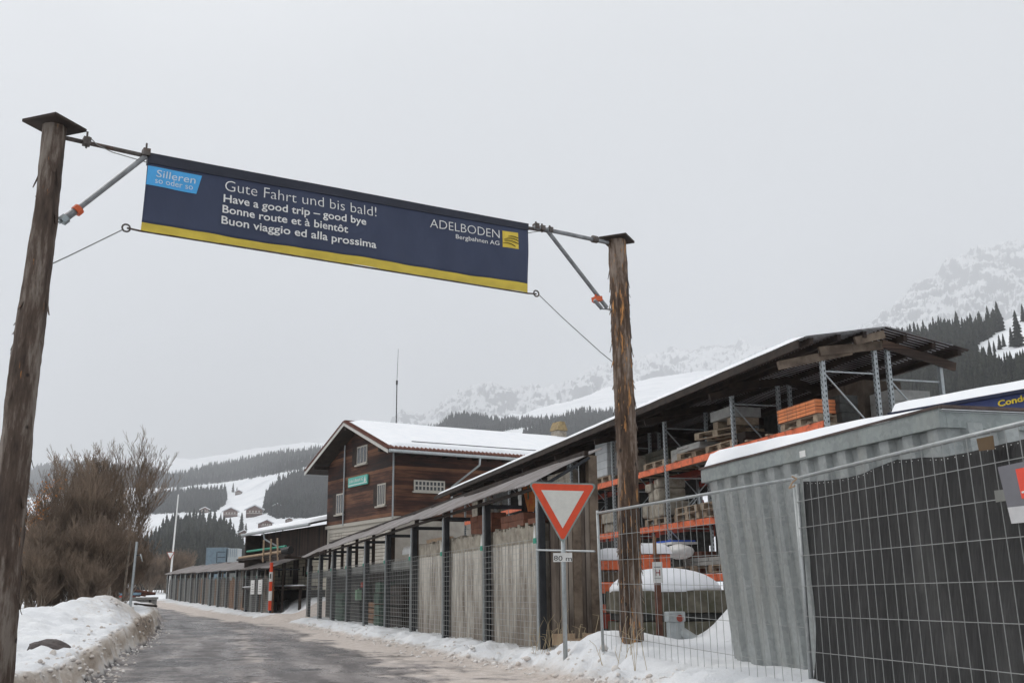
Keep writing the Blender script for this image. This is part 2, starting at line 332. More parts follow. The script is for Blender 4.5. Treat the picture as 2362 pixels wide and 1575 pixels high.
def mesh_np(name, V, T, mat, parent=None, tint=None, smooth=False, loc=None):
    V = np.asarray(V, np.float32); T = np.asarray(T, np.int32)
    if loc is not None: V = V - np.array(loc, np.float32)
    me = bpy.data.meshes.new(name); me.vertices.add(len(V)); me.vertices.foreach_set('co', V.ravel())
    k = T.shape[1]; me.loops.add(T.size); me.loops.foreach_set('vertex_index', T.ravel()); me.polygons.add(len(T))
    me.polygons.foreach_set('loop_start', np.arange(0, T.size, k, dtype=np.int32)); me.polygons.foreach_set('loop_total', np.full(len(T), k, np.int32))
    if smooth: me.polygons.foreach_set('use_smooth', np.ones(len(T), bool))
    me.update(calc_edges=True); me.validate()
    if tint is not None:
        for nm, arr in tint.items(): a = me.attributes.new(nm, 'FLOAT', 'POINT'); a.data.foreach_set('value', np.asarray(arr, np.float32))
    return new_obj(name, me, mat, parent, loc)
def text_mesh(txt, weight=0.):
    c = bpy.data.curves.new('t', 'FONT'); c.body = txt; c.offset = weight; c.resolution_u = 3; o = bpy.data.objects.new('t', c); COL.objects.link(o)
    dg = bpy.context.evaluated_depsgraph_get(); me = bpy.data.meshes.new_from_object(o.evaluated_get(dg)); bpy.data.objects.remove(o)
    V = np.array([v.co[:] for v in me.vertices]); fs = [tuple(p.vertices) for p in me.polygons]; bpy.data.meshes.remove(me); return V, fs
_q, _ = text_mesh('H'); CAPH = float(_q[:, 1].max())
def text_on(name, txt, pL, pR, pT, mat, parent, weight=0., nudge=.006, disp=None, slant=0.):
    """pL, pR: baseline ends, pT: a point at cap height over pL (all local to parent)."""
    V, fs = text_mesh(txt, weight); pL, pR, pT = Vector(pL), Vector(pR), Vector(pT); ex = pR - pL; ey = pT - pL
    n = ex.cross(ey).normalized(); ey = ey - ex.normalized() * ey.dot(ex.normalized())
    x0, x1 = V[:, 0].min(), V[:, 0].max(); cap = CAPH
    mb = MB(); vs = []
    for v in V:
        q = pL + ex * ((v[0] - x0) / (x1 - x0)) + ey * (v[1] / cap) + ex.normalized() * (slant * ey.length * v[1] / cap) + n * nudge
        if disp: q = q + n * disp(q)
        vs.append(q)
    mb.add(vs, fs); return mb.build(name, mat, parent)

# ================================================================== GROUND AND ROAD
_yl = [-400, 5, 13.4, 19.4, 30.4, 50, 70, 100, 117, 220, 600]; _xl = [-6, -5., -5.4, -7.2, -10.3, -16.8, -26, -40, -48, -95, -300]
_yr = [-400, 0, 9, 13, 18, 42, 52, 54, 100, 117, 220, 600]; _xr = [4, 2.4, 1.7, .95, -.75, -9.0, -12.9, -13.7, -34.4, -42, -87, -290]
def xL(y): return np.interp(y, _yl, _xl)
def xR(y): return np.interp(y, _yr, _xr)
def G(x, y, parts=False):
    x = np.asarray(x, float); y = np.asarray(y, float)
    base = .015 * (np.clip(y, 60, 190) - 60)
    nl = fbm(x * 1.3, y * 1.3, 4, 3); nf = fbm(x * 4, y * 4, 3, 9) + .35 * fbm(x * 9, y * 9, 2, 44)
    dr = (x - xR(y)) * .94 + nl * .9 + nf * .25; dl = (xL(y) - x) * .93 + nf * .22 + nl * .4
    z = base + .018 * fbm(x * .8, y * .35, 3, 5)
    # right verge and yard
    hr = .20 * sst(0, 1.0, dr) + (.12 * nl + .15 * nf) * sst(0, .4, dr) * (1 - .75 * sst(1.2, 2.2, dr))
    hr = hr + sst(-.1, .8, dr) * (.30 * np.exp(-((x - 1.6) ** 2 / 1.2 + (y - 15.6) ** 2 / 1.2)) + .08 * sst(18, 14, y))
    hr = hr + 1.0 * np.exp(-((x - 3.65) ** 2 / .5 + (y - 15.6) ** 2 / .8))
    hr = hr + .78 * sst(48, 53.5, y) * sst(1.6, 3.6, dr) * (1 - sst(70, 90, y))
    # left bank
    edge = .30 + .012 * np.clip(y - 13, 0, 40)
    hl = edge * sst(0, .20, dl) + .03 * np.clip(dl, 0, 5) + (.24 * nl + .17 * nf) * sst(.0, .3, dl)
    hl = hl + .62 * np.exp(-((x + 10.35) ** 2 / 1.1 + (y - 26) ** 2 / 14.)) * sst(0, .8, dl) + .16 * np.exp(-((x + 9.7) ** 2 / 2.5 + (y - 20.5) ** 2 / 6.)) * sst(0, .6, dl)
    hl = hl + .20 * np.exp(-((x + 4.9) ** 2 / .8 + (y - 8.6) ** 2 / 1.0)) + .10 * fbm(x * .5, y * .5, 3, 21) * sst(.3, 1.5, dl)
    hl = hl * (1 - .5 * sst(3.2, 8, dl) * sst(24, 34, y))
    z = z + np.where(dr > 0, hr, 0) + np.where(dl > 0, hl, 0)
    if parts: return z, dr, dl, nl, nf
    return z
def gz(x, y): return float(G(x, y))
def axis(a, b, step, lim, g=1.045):
    v = list(np.arange(a, b + 1e-6, step)); s = step
    while v[-1] < lim: s *= g; v.append(v[-1] + s)
    s = step; lo = []
    t = a
    while t > -lim: s *= g; t -= s; lo.append(t)
    return np.array(lo[::-1] + v)
xs = axis(-12., 4.5, .075, 3500); ys = axis(8., 34., .075, 3500)
GX, GY = np.meshgrid(xs, ys); GZ, DR, DL, NL, NF = G(GX, GY, True)
far = np.hypot(GX, GY); GZ = GZ + np.where(far > 160, -(far - 160) * .002, 0)
nx, ny = len(xs), len(ys); V = np.stack([GX.ravel(), GY.ravel(), GZ.ravel()], 1)
ii = (np.arange(ny - 1)[:, None] * nx + np.arange(nx - 1)[None]).ravel(); Q = np.stack([ii, ii + 1, ii + nx + 1, ii + nx], 1)
cdr = (DR.ravel()[Q]).mean(1); cdl = DL.ravel()[Q].mean(1); cy_ = GY.ravel()[Q].mean(1); isroad = (cdr < 0) & (cdl < 0) & (cy_ > -60) & (cy_ < 230)
# the side lot between the two sheds is driven on as well
cx_ = GX.ravel()[Q].mean(1); isroad |= (cy_ > 43.5) & (cy_ < 53) & (cdr >= 0) & (cdr < 14)
def submesh(name, sel, mat, at_):
    q = Q[sel]; u, inv = np.unique(q, return_inverse=True); return mesh_np(name, V[u], inv.reshape(q.shape), mat, tint={k: v.ravel()[u] for k, v in at_.items()}, smooth=True)
lot = (GY > 43.0) & (GY < 53.5) & (DR >= 0) & (DR < 14)
snw = np.maximum(sst(-.10, .16, DL), sst(-.35, .9, DR)); snw = np.where(lot, sst(50.5, 53, GY) * .8, snw); snw = np.where((GY > 230) | (GY < -60), 1, snw)
ev = sst(.0, .12, DL) * np.clip(1 - DL / .30, 0, 1) ** .7 * .88 + .30 * np.exp(-np.clip(DL, 0, 9) / .9)
patch = .45 * np.exp(-((GX + 9.9) ** 2 / 1.6 + (GY - 29) ** 2 / 20.))
dirtS = np.where(DL > -.2, ev + patch, .78 * np.exp(-np.clip(DR + .2, 0, 9) / .62)) * (far < 150)
sideR = sst(2.3, .1, -DR * (1 + .25 * (GY > 30)) + NL * 2.6); streak = np.exp(-((-DL - 2.0 - .03 * (GY - 13)) / .35) ** 2) * .34 + np.exp(-((-DL - 4.2 - .03 * (GY - 13)) / .3) ** 2) * .15
dirtR = .02 + sideR * .75 + streak + .30 * sst(.5, .0, -DL) + .25 * sst(30, 60, GY) + .35 * lot
AT = {'snow': snw, 'dirt': dirtS, 'slush': dirtR, 'along': GY, 'across': -DL}
gm = ground_mat()
setting(submesh('road', isroad, gm, AT)); setting(submesh('snow_ground', ~isroad, gm, AT))

# ================================================================== HILLS (each sheet: picture column -> (distance, picture height) pairs, turned into world points)
class Hill:
    def __init__(s, name, cols, nxp, nt_, amp, mat, seed, fr=.004, rough=None):
        s.xk = sorted(cols); K = max(len(c) for c in cols.values()); t = np.linspace(0, 1, nt_)
        tab = {x: np.array([[np.interp(t, np.linspace(0, 1, len(c)), [q[k] for q in c]) for k in (0, 1)]])[0] for x, c in cols.items()}
        s.px = np.linspace(s.xk[0], s.xk[-1], nxp)
        D = np.array([[np.interp(s.px, s.xk, [tab[x][k][j] for x in s.xk]) for j in range(nt_)] for k in (0, 1)])  # 2, nt, nx
        s.D, s.Y = D[0], D[1]; P = np.zeros((nt_, nxp, 3))
        for j in range(nt_):
            for i in range(nxp): P[j, i] = at(s.px[i], D[1][j, i], D[0][j, i])
        w = sst(0, .12, t)[:, None]; P[..., 2] += amp * w * fbm(P[..., 0] * fr, P[..., 1] * fr, 6, seed, .55)
        if rough: P[..., 2] += rough(P, w, t)
        s.P = P; n1, n2 = nt_, nxp; i0 = (np.arange(n1 - 1)[:, None] * n2 + np.arange(n2 - 1)[None]).ravel()
        s.o = setting(mesh_np(name, P.reshape(-1, 3), np.stack([i0, i0 + 1, i0 + n2 + 1, i0 + n2], 1), mat, smooth=True))
        # picture position of every vertex, for sampling tree sites
        d = P - CAM; k = d @ _f; s.qx = CX + F * (d @ _R) / k; s.qy = CY - F * (d @ _U) / k; s.ff = np.zeros(s.qx.size)
    def floor(s, poly):
        for i, (x, y) in enumerate(zip(s.qx.ravel(), s.qy.ravel())):
            if inpoly(x, y, poly): s.ff[i] = 1
        me = s.o.data; a = me.attributes.get('wood') or me.attributes.new('wood', 'FLOAT', 'POINT'); a.data.foreach_set('value', s.ff.astype(np.float32))
    def site(s, x, y):
        i = int(np.clip(np.searchsorted(s.px, x), 1, len(s.px) - 1)); c = s.qy[:, i]; m = len(c)
        mn = np.minimum.accumulate(c); j = int(np.argmax(mn <= y))
        if mn[j] > y or j == 0: return None
        a = (c[j - 1] - y) / (c[j - 1] - c[j] + 1e-9); f = (x - s.px[i - 1]) / (s.px[i] - s.px[i - 1])
        p = (s.P[j - 1, i] * (1 - a) + s.P[j, i] * a) * f + (s.P[j - 1, i - 1] * (1 - a) + s.P[j, i - 1] * a) * (1 - f); return p
def inpoly(x, y, poly):
    c = False; n = len(poly)
    for i in range(n):
        (x1, y1), (x2, y2) = poly[i], poly[(i + 1) % n]
        if (y1 > y) != (y2 > y) and x < (x2 - x1) * (y - y1) / (y2 - y1) + x1: c = not c
    return c
M_hill = N('hill_snow', .85); _k = M_hill.noise(.02, detail=9, rough=.7); _w = M_hill.new('ShaderNodeAttribute', attribute_name='wood').outputs['Fac']; M_hill.col(M_hill.mix(M_hill.ramp(_w, [(.3, (0, 0, 0)), (.7, (1, 1, 1))]), M_hill.ramp(_k, [(.30, (.60, .62, .65)), (.46, (.76, .78, .81)), (.7, (.84, .85, .87))]), (.030, .032, .030))); M_hill = M_hill.m
M_hillr = simple('hill_brush', (.30, .27, .25), (.12, .10, .09), .95, 0, .25, bump=0, lo=.4, hi=.6)
M_forestfloor = simple('forest_floor', (.10, .10, .10), (.03, .032, .03), .95, 0, .15, bump=0)
YH = 1372
hillL = Hill('hill_left', {
    -500: [(260, 1384), (420, 1330), (900, 1250), (1500, 1140), (2300, 1110), (2500, 1150)],
    60: [(260, 1383), (420, 1330), (900, 1235), (1500, 1140), (2600, 1082), (2900, 1120)],
    150: [(260, 1383), (420, 1320), (900, 1225), (1500, 1130), (2600, 1047), (2900, 1090)],
    330: [(260, 1382), (420, 1290), (900, 1200), (1500, 1125), (2500, 1052), (2800, 1090)],
    450: [(260, 1382), (420, 1270), (800, 1200), (1300, 1120), (2500, 1056), (2800, 1090)],
    550: [(260, 1382), (420, 1270), (800, 1190), (1300, 1110), (2400, 1040), (2700, 1080)],
    650: [(260, 1380), (420, 1275), (700, 1190), (1200, 1080), (2200, 1026), (2500, 1060)],
    740: [(260, 1380), (400, 1270), (650, 1200), (1100, 1065), (2000, 1020), (2300, 1050)],
    900: [(260, 1380), (400, 1270), (650, 1180), (1100, 1050), (1800, 1010), (2100, 1040)],
    1100: [(260, 1380), (400, 1300), (650, 1200), (1100, 1100), (1800, 1060), (2100, 1090)]}, 260, 120, 14, M_hill, 31, .012)
hillC = Hill('hill_centre', {
    700: [(500, 1380), (900, 1200), (1300, 1080), (1500, 1060), (1700, 1080)],
    900: [(500, 1380), (800, 1100), (1100, 1010), (1300, 998), (1600, 1020)],
    980: [(500, 1380), (800, 1090), (1000, 1020), (1150, 992), (1500, 1010)],
    1040: [(500, 1380), (800, 1080), (1000, 1010), (1250, 962), (1600, 990)],
    1150: [(500, 1380), (800, 1060), (1000, 1000), (1300, 962), (1700, 990)],
    1210: [(500, 1380), (800, 1050), (1000, 990), (1700, 950), (2000, 990)],
    1310: [(500, 1380), (800, 1040), (1100, 975), (2000, 925), (2300, 960)],
    1400: [(500, 1380), (800, 1030), (1100, 960), (2200, 893), (2500, 930)],
    1500: [(500, 1380), (800, 1010), (1100, 950), (2300, 868), (2600, 910)],
    1700: [(500, 1375), (700, 1000), (1100, 930), (2300, 850), (2600, 900)],
    2100: [(500, 1375), (700, 1000), (1100, 920), (2300, 840), (2600, 900)]}, 300, 90, 14, M_hill, 57, .010)
hillR = Hill('hill_right', {
    1500: [(140, 1372), (260, 1250), (420, 1120), (560, 1050), (700, 1080)],
    1900: [(130, 1368), (240, 1150), (420, 950), (560, 850), (700, 900)],
    2075: [(120, 1366), (230, 1080), (400, 880), (560, 790), (700, 850)],
    2160: [(120, 1365), (220, 1060), (380, 850), (560, 775), (700, 840)],
    2245: [(120, 1365), (220, 1040), (360, 840), (520, 760), (700, 800)],
    2300: [(120, 1364), (220, 1030), (340, 830), (500, 742), (660, 800)],
    2362: [(120, 1364), (210, 1020), (330, 820), (480, 722), (640, 780)],
    2800: [(120, 1360), (200, 1000), (320, 780), (460, 620), (620, 700)]}, 200, 90, 3, M_hill, 77, .03)
def crag(a, fr):
    def f(P, w, t):
        x, y = P[..., 0] * fr, P[..., 1] * fr; r = 1 - np.abs(fbm(x, y * .6, 6, 91, .6)) * 5; q = 1 - np.abs(fbm(x * 3.1, y * 1.7, 5, 17, .6)) * 5
        return a * w * (.7 * r + .4 * q - .6)
    return f
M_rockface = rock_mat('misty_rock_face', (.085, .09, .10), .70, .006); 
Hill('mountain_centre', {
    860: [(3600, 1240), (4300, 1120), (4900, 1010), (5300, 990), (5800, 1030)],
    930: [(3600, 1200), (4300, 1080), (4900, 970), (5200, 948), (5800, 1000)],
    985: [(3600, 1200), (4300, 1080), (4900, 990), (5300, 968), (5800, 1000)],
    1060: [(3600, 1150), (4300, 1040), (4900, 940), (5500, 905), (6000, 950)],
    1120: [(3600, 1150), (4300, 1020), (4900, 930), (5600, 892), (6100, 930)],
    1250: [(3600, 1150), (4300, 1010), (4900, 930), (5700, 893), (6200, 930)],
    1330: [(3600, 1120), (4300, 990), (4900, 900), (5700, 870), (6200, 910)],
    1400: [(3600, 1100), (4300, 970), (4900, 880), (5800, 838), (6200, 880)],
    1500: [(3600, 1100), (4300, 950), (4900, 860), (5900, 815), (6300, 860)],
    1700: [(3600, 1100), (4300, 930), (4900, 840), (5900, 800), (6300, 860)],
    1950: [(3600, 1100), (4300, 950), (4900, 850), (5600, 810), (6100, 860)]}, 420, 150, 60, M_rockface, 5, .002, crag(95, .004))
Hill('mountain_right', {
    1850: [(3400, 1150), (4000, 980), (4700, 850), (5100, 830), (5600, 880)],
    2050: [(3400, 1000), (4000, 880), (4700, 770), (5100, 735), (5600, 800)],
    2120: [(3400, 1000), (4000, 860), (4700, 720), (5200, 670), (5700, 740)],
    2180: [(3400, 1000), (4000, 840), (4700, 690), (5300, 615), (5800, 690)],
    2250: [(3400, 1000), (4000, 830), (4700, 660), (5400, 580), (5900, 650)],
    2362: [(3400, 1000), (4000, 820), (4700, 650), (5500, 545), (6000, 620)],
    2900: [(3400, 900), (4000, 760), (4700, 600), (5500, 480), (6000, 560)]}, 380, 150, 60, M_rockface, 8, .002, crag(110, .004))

# ================================================================== CONIFERS
def fir_template(layers, seg, seed, trunk=True):
    r = np.random.default_rng(seed); V = []; T = []
    for L in range(layers):
        a = L / layers; z0 = .06 + .94 * a; zt = min(1.0, z0 + 1.45 / layers); R = .17 * (1 - a) ** .85 + .012; k = len(V); V.append((0, 0, zt))
        for i in range(seg):
            t = 2 * math.pi * (i + .5 * (L % 2)) / seg + r.uniform(-.2, .2); rr = R * (r.uniform(.55, 1.2) if i % 2 else r.uniform(.8, 1.25)); V.append((rr * math.cos(t), rr * math.sin(t), z0 - r.uniform(0, .3) / layers))
        T += [(k, k + 1 + i, k + 1 + (i + 1) % seg) for i in range(seg)]
    return np.array(V), np.array(T)
def forest(name, sites, mat, layers, seg, label=None, seed=1):
    r = np.random.default_rng(seed); tm = [fir_template(layers, seg, q) for q in range(6)]; Vs = []; Ts = []; C = []; k = 0
    for p, h in sites:
        v, t = tm[r.integers(6)]; a = r.uniform(0, 6.28); w = r.uniform(.8, 1.25); c, s_ = math.cos(a), math.sin(a)
        q = np.stack([(v[:, 0] * c - v[:, 1] * s_) * h * w, (v[:, 0] * s_ + v[:, 1] * c) * h * w, v[:, 2] * h], 1) + np.array(p)
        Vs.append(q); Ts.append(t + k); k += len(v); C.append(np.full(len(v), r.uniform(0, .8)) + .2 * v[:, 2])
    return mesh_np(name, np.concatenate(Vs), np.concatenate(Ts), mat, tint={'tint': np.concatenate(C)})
def sample(hill, poly, sp, hpx, n=None, seed=0, jit=.35, maxn=4000):
    """tree sites inside a picture polygon (base of the trees); sp spacing and hpx height in picture pixels"""
    r = np.random.default_rng(seed); xs_ = [p[0] for p in poly]; ys_ = [p[1] for p in poly]; out_ = []
    y = min(ys_)
    while y < max(ys_):
        x = min(xs_)
        while x < max(xs_):
            px, py = x + r.uniform(-.5, .5) * sp, y + r.uniform(-.5, .5) * sp * .5
            if inpoly(px, py, poly):
                p = hill.site(px, py)
                if p is not None: h = hpx * r.uniform(1 - jit, 1 + jit) * np.linalg.norm(p - CAM) / 2430; out_.append((p - np.array([0, 0, .03 * h]), h))
            x += sp
        y += sp * .55
    return out_[:maxn]
def wood(name, hill, poly, sp, hpx, mat, layers, seg, seed, note):
    hill.floor([(x, y + (0 if y > 1300 else -.15 * hpx)) for x, y in poly]); o = forest(name, sample(hill, poly, sp, hpx, seed=seed), mat, layers, seg, seed=seed); tag(o, note, 'forest', kind='stuff'); return o
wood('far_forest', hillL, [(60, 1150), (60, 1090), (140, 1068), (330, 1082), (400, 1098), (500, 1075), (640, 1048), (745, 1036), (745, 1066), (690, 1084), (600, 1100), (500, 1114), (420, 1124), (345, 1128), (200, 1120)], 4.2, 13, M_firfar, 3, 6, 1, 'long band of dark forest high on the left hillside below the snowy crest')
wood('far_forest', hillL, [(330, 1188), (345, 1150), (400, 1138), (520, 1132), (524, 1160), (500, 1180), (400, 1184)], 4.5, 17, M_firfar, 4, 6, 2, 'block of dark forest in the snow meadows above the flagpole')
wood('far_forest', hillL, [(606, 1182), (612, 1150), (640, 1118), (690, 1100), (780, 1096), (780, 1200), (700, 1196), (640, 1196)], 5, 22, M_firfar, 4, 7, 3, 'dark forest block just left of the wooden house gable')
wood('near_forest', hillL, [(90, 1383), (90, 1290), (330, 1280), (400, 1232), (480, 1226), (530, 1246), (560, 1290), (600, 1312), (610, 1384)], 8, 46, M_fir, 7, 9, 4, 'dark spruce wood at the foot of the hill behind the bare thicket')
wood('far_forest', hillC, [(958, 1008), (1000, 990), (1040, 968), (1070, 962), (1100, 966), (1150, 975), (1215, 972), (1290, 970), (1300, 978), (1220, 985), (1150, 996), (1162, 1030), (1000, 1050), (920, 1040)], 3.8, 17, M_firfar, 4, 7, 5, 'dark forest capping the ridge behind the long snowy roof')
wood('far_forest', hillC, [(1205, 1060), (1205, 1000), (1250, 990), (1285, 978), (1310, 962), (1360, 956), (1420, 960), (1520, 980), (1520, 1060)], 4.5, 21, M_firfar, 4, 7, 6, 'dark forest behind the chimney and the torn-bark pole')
wood('hillside_forest', hillR, [(1850, 1200), (1900, 860), (2075, 792), (2160, 776), (2225, 752), (2300, 745), (2318, 760), (2250, 798), (2262, 840), (2300, 850), (2362, 845), (2440, 820), (2440, 1100)], 8.5, 40, M_fir, 6, 8, 7, 'dark spruce forest covering the slope behind the storage roof')
forestR2 = [(2200, 757, 52), (2222, 752, 58), (2247, 748, 60), (2270, 745, 62), (2288, 742, 60), (2303, 744, 66), (2262, 752, 50), (2180, 765, 44)]
lbl = ['tall dark spruce on the ridge right of the forest crest', 'dense spruce second from the crest end on the right ridge', 'spruce in the middle of the ridge clump on the right', 'spruce beside the tallest one on the right ridge', 'spruce close to the snow gap on the right ridge', 'tallest spruce at the edge of the snow clearing on the ridge', 'short spruce tucked under the ridge clump', 'small spruce at the left end of the ridge clump']
TM = {}
def spruce(p, h, label, i=0, name='spruce_tree', group=None):
    k = i % 3
    r = root(name, tuple(p), label, 'tree', random.uniform(0, 6), group)
    if k not in TM:
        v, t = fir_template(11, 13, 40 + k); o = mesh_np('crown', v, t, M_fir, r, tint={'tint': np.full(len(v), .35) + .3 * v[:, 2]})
        tr = MB().tube((0, 0, -.02), (0, 0, .5), .014, .006, 6).build('trunk', M_darkbeam, r); TM[k] = (o.data, tr.data)
    else:
        for nm, me in zip(('crown', 'trunk'), TM[k]): q = bpy.data.objects.new(nm, me); COL.objects.link(q); q.parent = r
    r.scale = (h, h, h); return r
for i, (x, y, hp) in enumerate(forestR2):
    p = hillR.site(x, y + 6)
    if p is not None: spruce(p, .82 * hp * np.linalg.norm(p - CAM) / 2430, lbl[i], i)
for i, (x, y, hp, l) in enumerate([(2268, 775, 12, 'single tiny spruce standing in the snow clearing on the right slope'), (2307, 806, 34, 'slim spruce at the lower edge of the snow clearing'), (2316, 800, 30, 'bushy spruce low in the snow clearing right of the slim one'), (2335, 800, 44, 'narrow spruce between the clearing and the picture edge'), (2350, 800, 82, 'tall spruce at the right picture edge beside the clearing'), (2283, 808, 24, 'small spruce under the left part of the clearing'), (2294, 812, 26, 'little spruce in front of the clearing'), (2361, 742, 40, 'spruce top cut by the right picture edge above the clearing')]):
    p = hillR.site(x, y)
    if p is not None: spruce(p, hp * np.linalg.norm(p - CAM) / 2430, l, i)
for i, (x, y, hp, l) in enumerate([(537, 1135, 22, 'small spruce in the upper meadow right of the forest block'), (546, 1140, 18, 'bushy spruce beside the small one in the upper meadow'), (556, 1228, 46, 'tall narrow spruce between the two meadow chalets'), (566, 1236, 30, 'shorter spruce just right of the tall narrow one'), (487, 1222, 26, 'spruce above the dark wood left of the chalets'), (538, 1228, 22, 'little spruce on the meadow edge under the left chalet'), (635, 1226, 12, 'tiny spruce beside the small lower chalet'), (652, 1226, 11, 'tiny round spruce above the annex roof')]):
    p = hillL.site(x, y)
    if p is not None: spruce(p, hp * np.linalg.norm(p - CAM) / 2430, l, i)
# chalets on the hillside
M_chalet = plank_mat('chalet_boards', (.05, .022, .016), (.10, .04, .028), (.17, .08, .055), h=.5)
def chalet(x, y, wpx, label, rz=.3):
    p = hillL.site(x, y)
    if p is None: return
    s_ = wpx * np.linalg.norm(p - CAM) / 2430; r = root('chalet', tuple(p), label, 'house', rz); w = s_; d = s_ * .9; h = s_ * .38; a = s_ * .26
    m = MB(); m.prism([(-w / 2, -d / 2, -h), (w / 2, -d / 2, -h), (w / 2, -d / 2, h), (0, -d / 2, h + a), (-w / 2, -d / 2, h)], (0, d, 0)); m.build('wall', M_chalet, r)
    f = MB()
    for sg in (-1, 1): f.prism([(0, -d * .62, h + a + .02 * w), (sg * w * .64, -d * .62, h - .02 * w), (sg * w * .64, -d * .62, h + .05 * w), (0, -d * .62, h + a + .1 * w)], (0, d * 1.24, 0))
    f.build('roof', M_roofsnow, r)
    b = MB(); b.box(-w * .5, w * .5, -d * .56, -d * .52, h * .35, h * .45); b.build('balcony', M_cream, r)
    for k in (-.3, -.1, .1, .3): MB().box(k * w - w * .05, k * w + w * .05, -d * .51, -d * .5 - .01, h * .55, h * .85).build('window', M_cream, r)
chalet(531, 1192, 30, 'dark chalet with white snow roof left of the tall narrow spruce')
chalet(585, 1190, 34, 'wide chalet with snow roof under the forest block')
chalet(611, 1217, 26, 'small brown chalet low in the meadow above the annex roof', .5)
chalet(472, 1182, 18, 'small dark chalet at the left end of the meadow')
chalet(550, 1140, 14, 'little dark farmhouse in the upper meadow')
chalet(562, 1238, 22, 'low chalet half hidden at the top of the dark wood')
chalet(640, 1176, 20, 'long barn-like chalet at the foot of the forest block', .1)
chalet(512, 1212, 16, 'small chalet just above the dark wood, left of the largest ones', .6)
chalet(666, 1204, 14, 'little chalet above the annex roof under the forest block', .4)
chalet(700, 1066, 8, 'tiny chalet high on the slope beside the house roof')

# ================================================================== BANNER GATE
PL = np.array([-5.12, 10.6, 0]); PR = np.array([1.62, 15., 0]); gd = (PR - PL) / np.linalg.norm(PR - PL); gn = np.array([gd[1], -gd[0], 0])
def bp(x, y, off=0.): return onplane(x, y, PL + gn * off, gn)
def wood_pole(nm, pts, mat, label, seed, flakes, capsize, caprot):
    """pts: (px, py, width px, depth); a peeled trunk with an uneven outline"""
    C = [at(x, y, Y) for x, y, w, Y in pts]; R = [w / 2 / F * np.linalg.norm(c - CAM) * (.81 if seed == 3 else .97) for c, (x, y, w, Y) in zip(C, pts)]
    C = np.array(C); zt, zb = C[0][2], C[-1][2] - .5; zs = np.linspace(zb, zt, 90); o = C[::-1]; n = 30
    X = np.interp(zs, o[:, 2], o[:, 0]); Y = np.interp(zs, o[:, 2], o[:, 1]); RR = np.interp(zs, o[:, 2], np.array(R)[::-1]); V = []
    for j, z in enumerate(zs):
        for i in range(n):
            t = 2 * math.pi * i / n; k = 1 + .09 * float(fbm(math.cos(t) * 2.2 + seed, math.sin(t) * 2.2 + z * .9, 3, seed)) + .22 * float(fbm(i * .9 + seed, z * 4.5, 3, seed + 5)) 
            V.append((X[j] + RR[j] * k * math.cos(t), Y[j] + RR[j] * k * math.sin(t), z))
    T = [(j * n + i, j * n + (i + 1) % n, (j + 1) * n + (i + 1) % n, (j + 1) * n + i) for j in range(89) for i in range(n)]
    r = root('banner_post', (X[0], Y[0], zb + .5), label, 'post'); org = (X[0], Y[0], zb + .5)
    mesh_np('post', V, T, mat, r, smooth=True).data.transform(Matrix.Translation((-org[0], -org[1], -org[2])))
    fl = MB(); rr = random.Random(seed)
    for _ in range(flakes):
        z = rr.uniform(.9, zt - .5); t = rr.choice([rr.uniform(-.5, .5), rr.uniform(2.7, 3.6), rr.uniform(0, 6.28)]); R0 = np.interp(z, zs, RR); x0, y0 = np.interp(z, zs, X), np.interp(z, zs, Y); L = rr.uniform(.04, .16)
        u = np.array([math.cos(t), math.sin(t), 0]); v = np.array([-math.sin(t), math.cos(t), 0]); w = rr.uniform(.01, .03); q = np.array([x0, y0, z]) + u * R0 * .97
        a = q + np.array([0, 0, L]); lift = rr.uniform(.008, .045); b = q + u * lift - np.array([0, 0, L * .3])
        fl.add([a - v * w, a + v * w, b + v * w * .4 , b - v * w * .4, a - v * w - u * .008, a + v * w - u * .008, b + v * w * .4 - u * .006, b - v * w * .4 - u * .006], [(0, 1, 2, 3), (7, 6, 5, 4), (0, 4, 5, 1), (1, 5, 6, 2), (2, 6, 7, 3), (3, 7, 4, 0)])
    fo = fl.build('bark_strips', mat, r); fo.data.transform(Matrix.Translation((-org[0], -org[1], -org[2])))
    c = MB(); s_ = capsize / 2; cr_, sr_ = math.cos(caprot), math.sin(caprot); tx, ty = X[-1] - org[0], Y[-1] - org[1]; zz = zt - org[2]
    q = [(tx + (a * cr_ - b * sr_) * s_, ty + (a * sr_ + b * cr_) * s_, zz) for a, b in ((-1, -1), (1, -1), (1, 1), (-1, 1))]
    c.prism(q, (0, 0, .035)).build('cap_plate', M_darkbeam, r, bevel=.004); return r, X, Y, RR, zs
wood_pole('left', [(126, 293, 55, 10.6), (105, 500, 59, 10.6), (53, 883, 74, 10.6), (22, 1180, 74, 10.6), (-8, 1540, 80, 10.6)], M_bark1, 'grey knotty wooden pole with square cap plate at the left picture edge', 3, 46, .47, D2R(70))
wood_pole('right', [(1423, 556, 42, 15.), (1434, 800, 45, 15.), (1448, 1093, 48, 15.), (1455, 1400, 52, 15.), (1457, 1470, 53, 15.)], M_bark2, 'orange and brown torn-bark wooden pole with square cap plate behind the mesh fence', 11, 130, .43, D2R(-24))

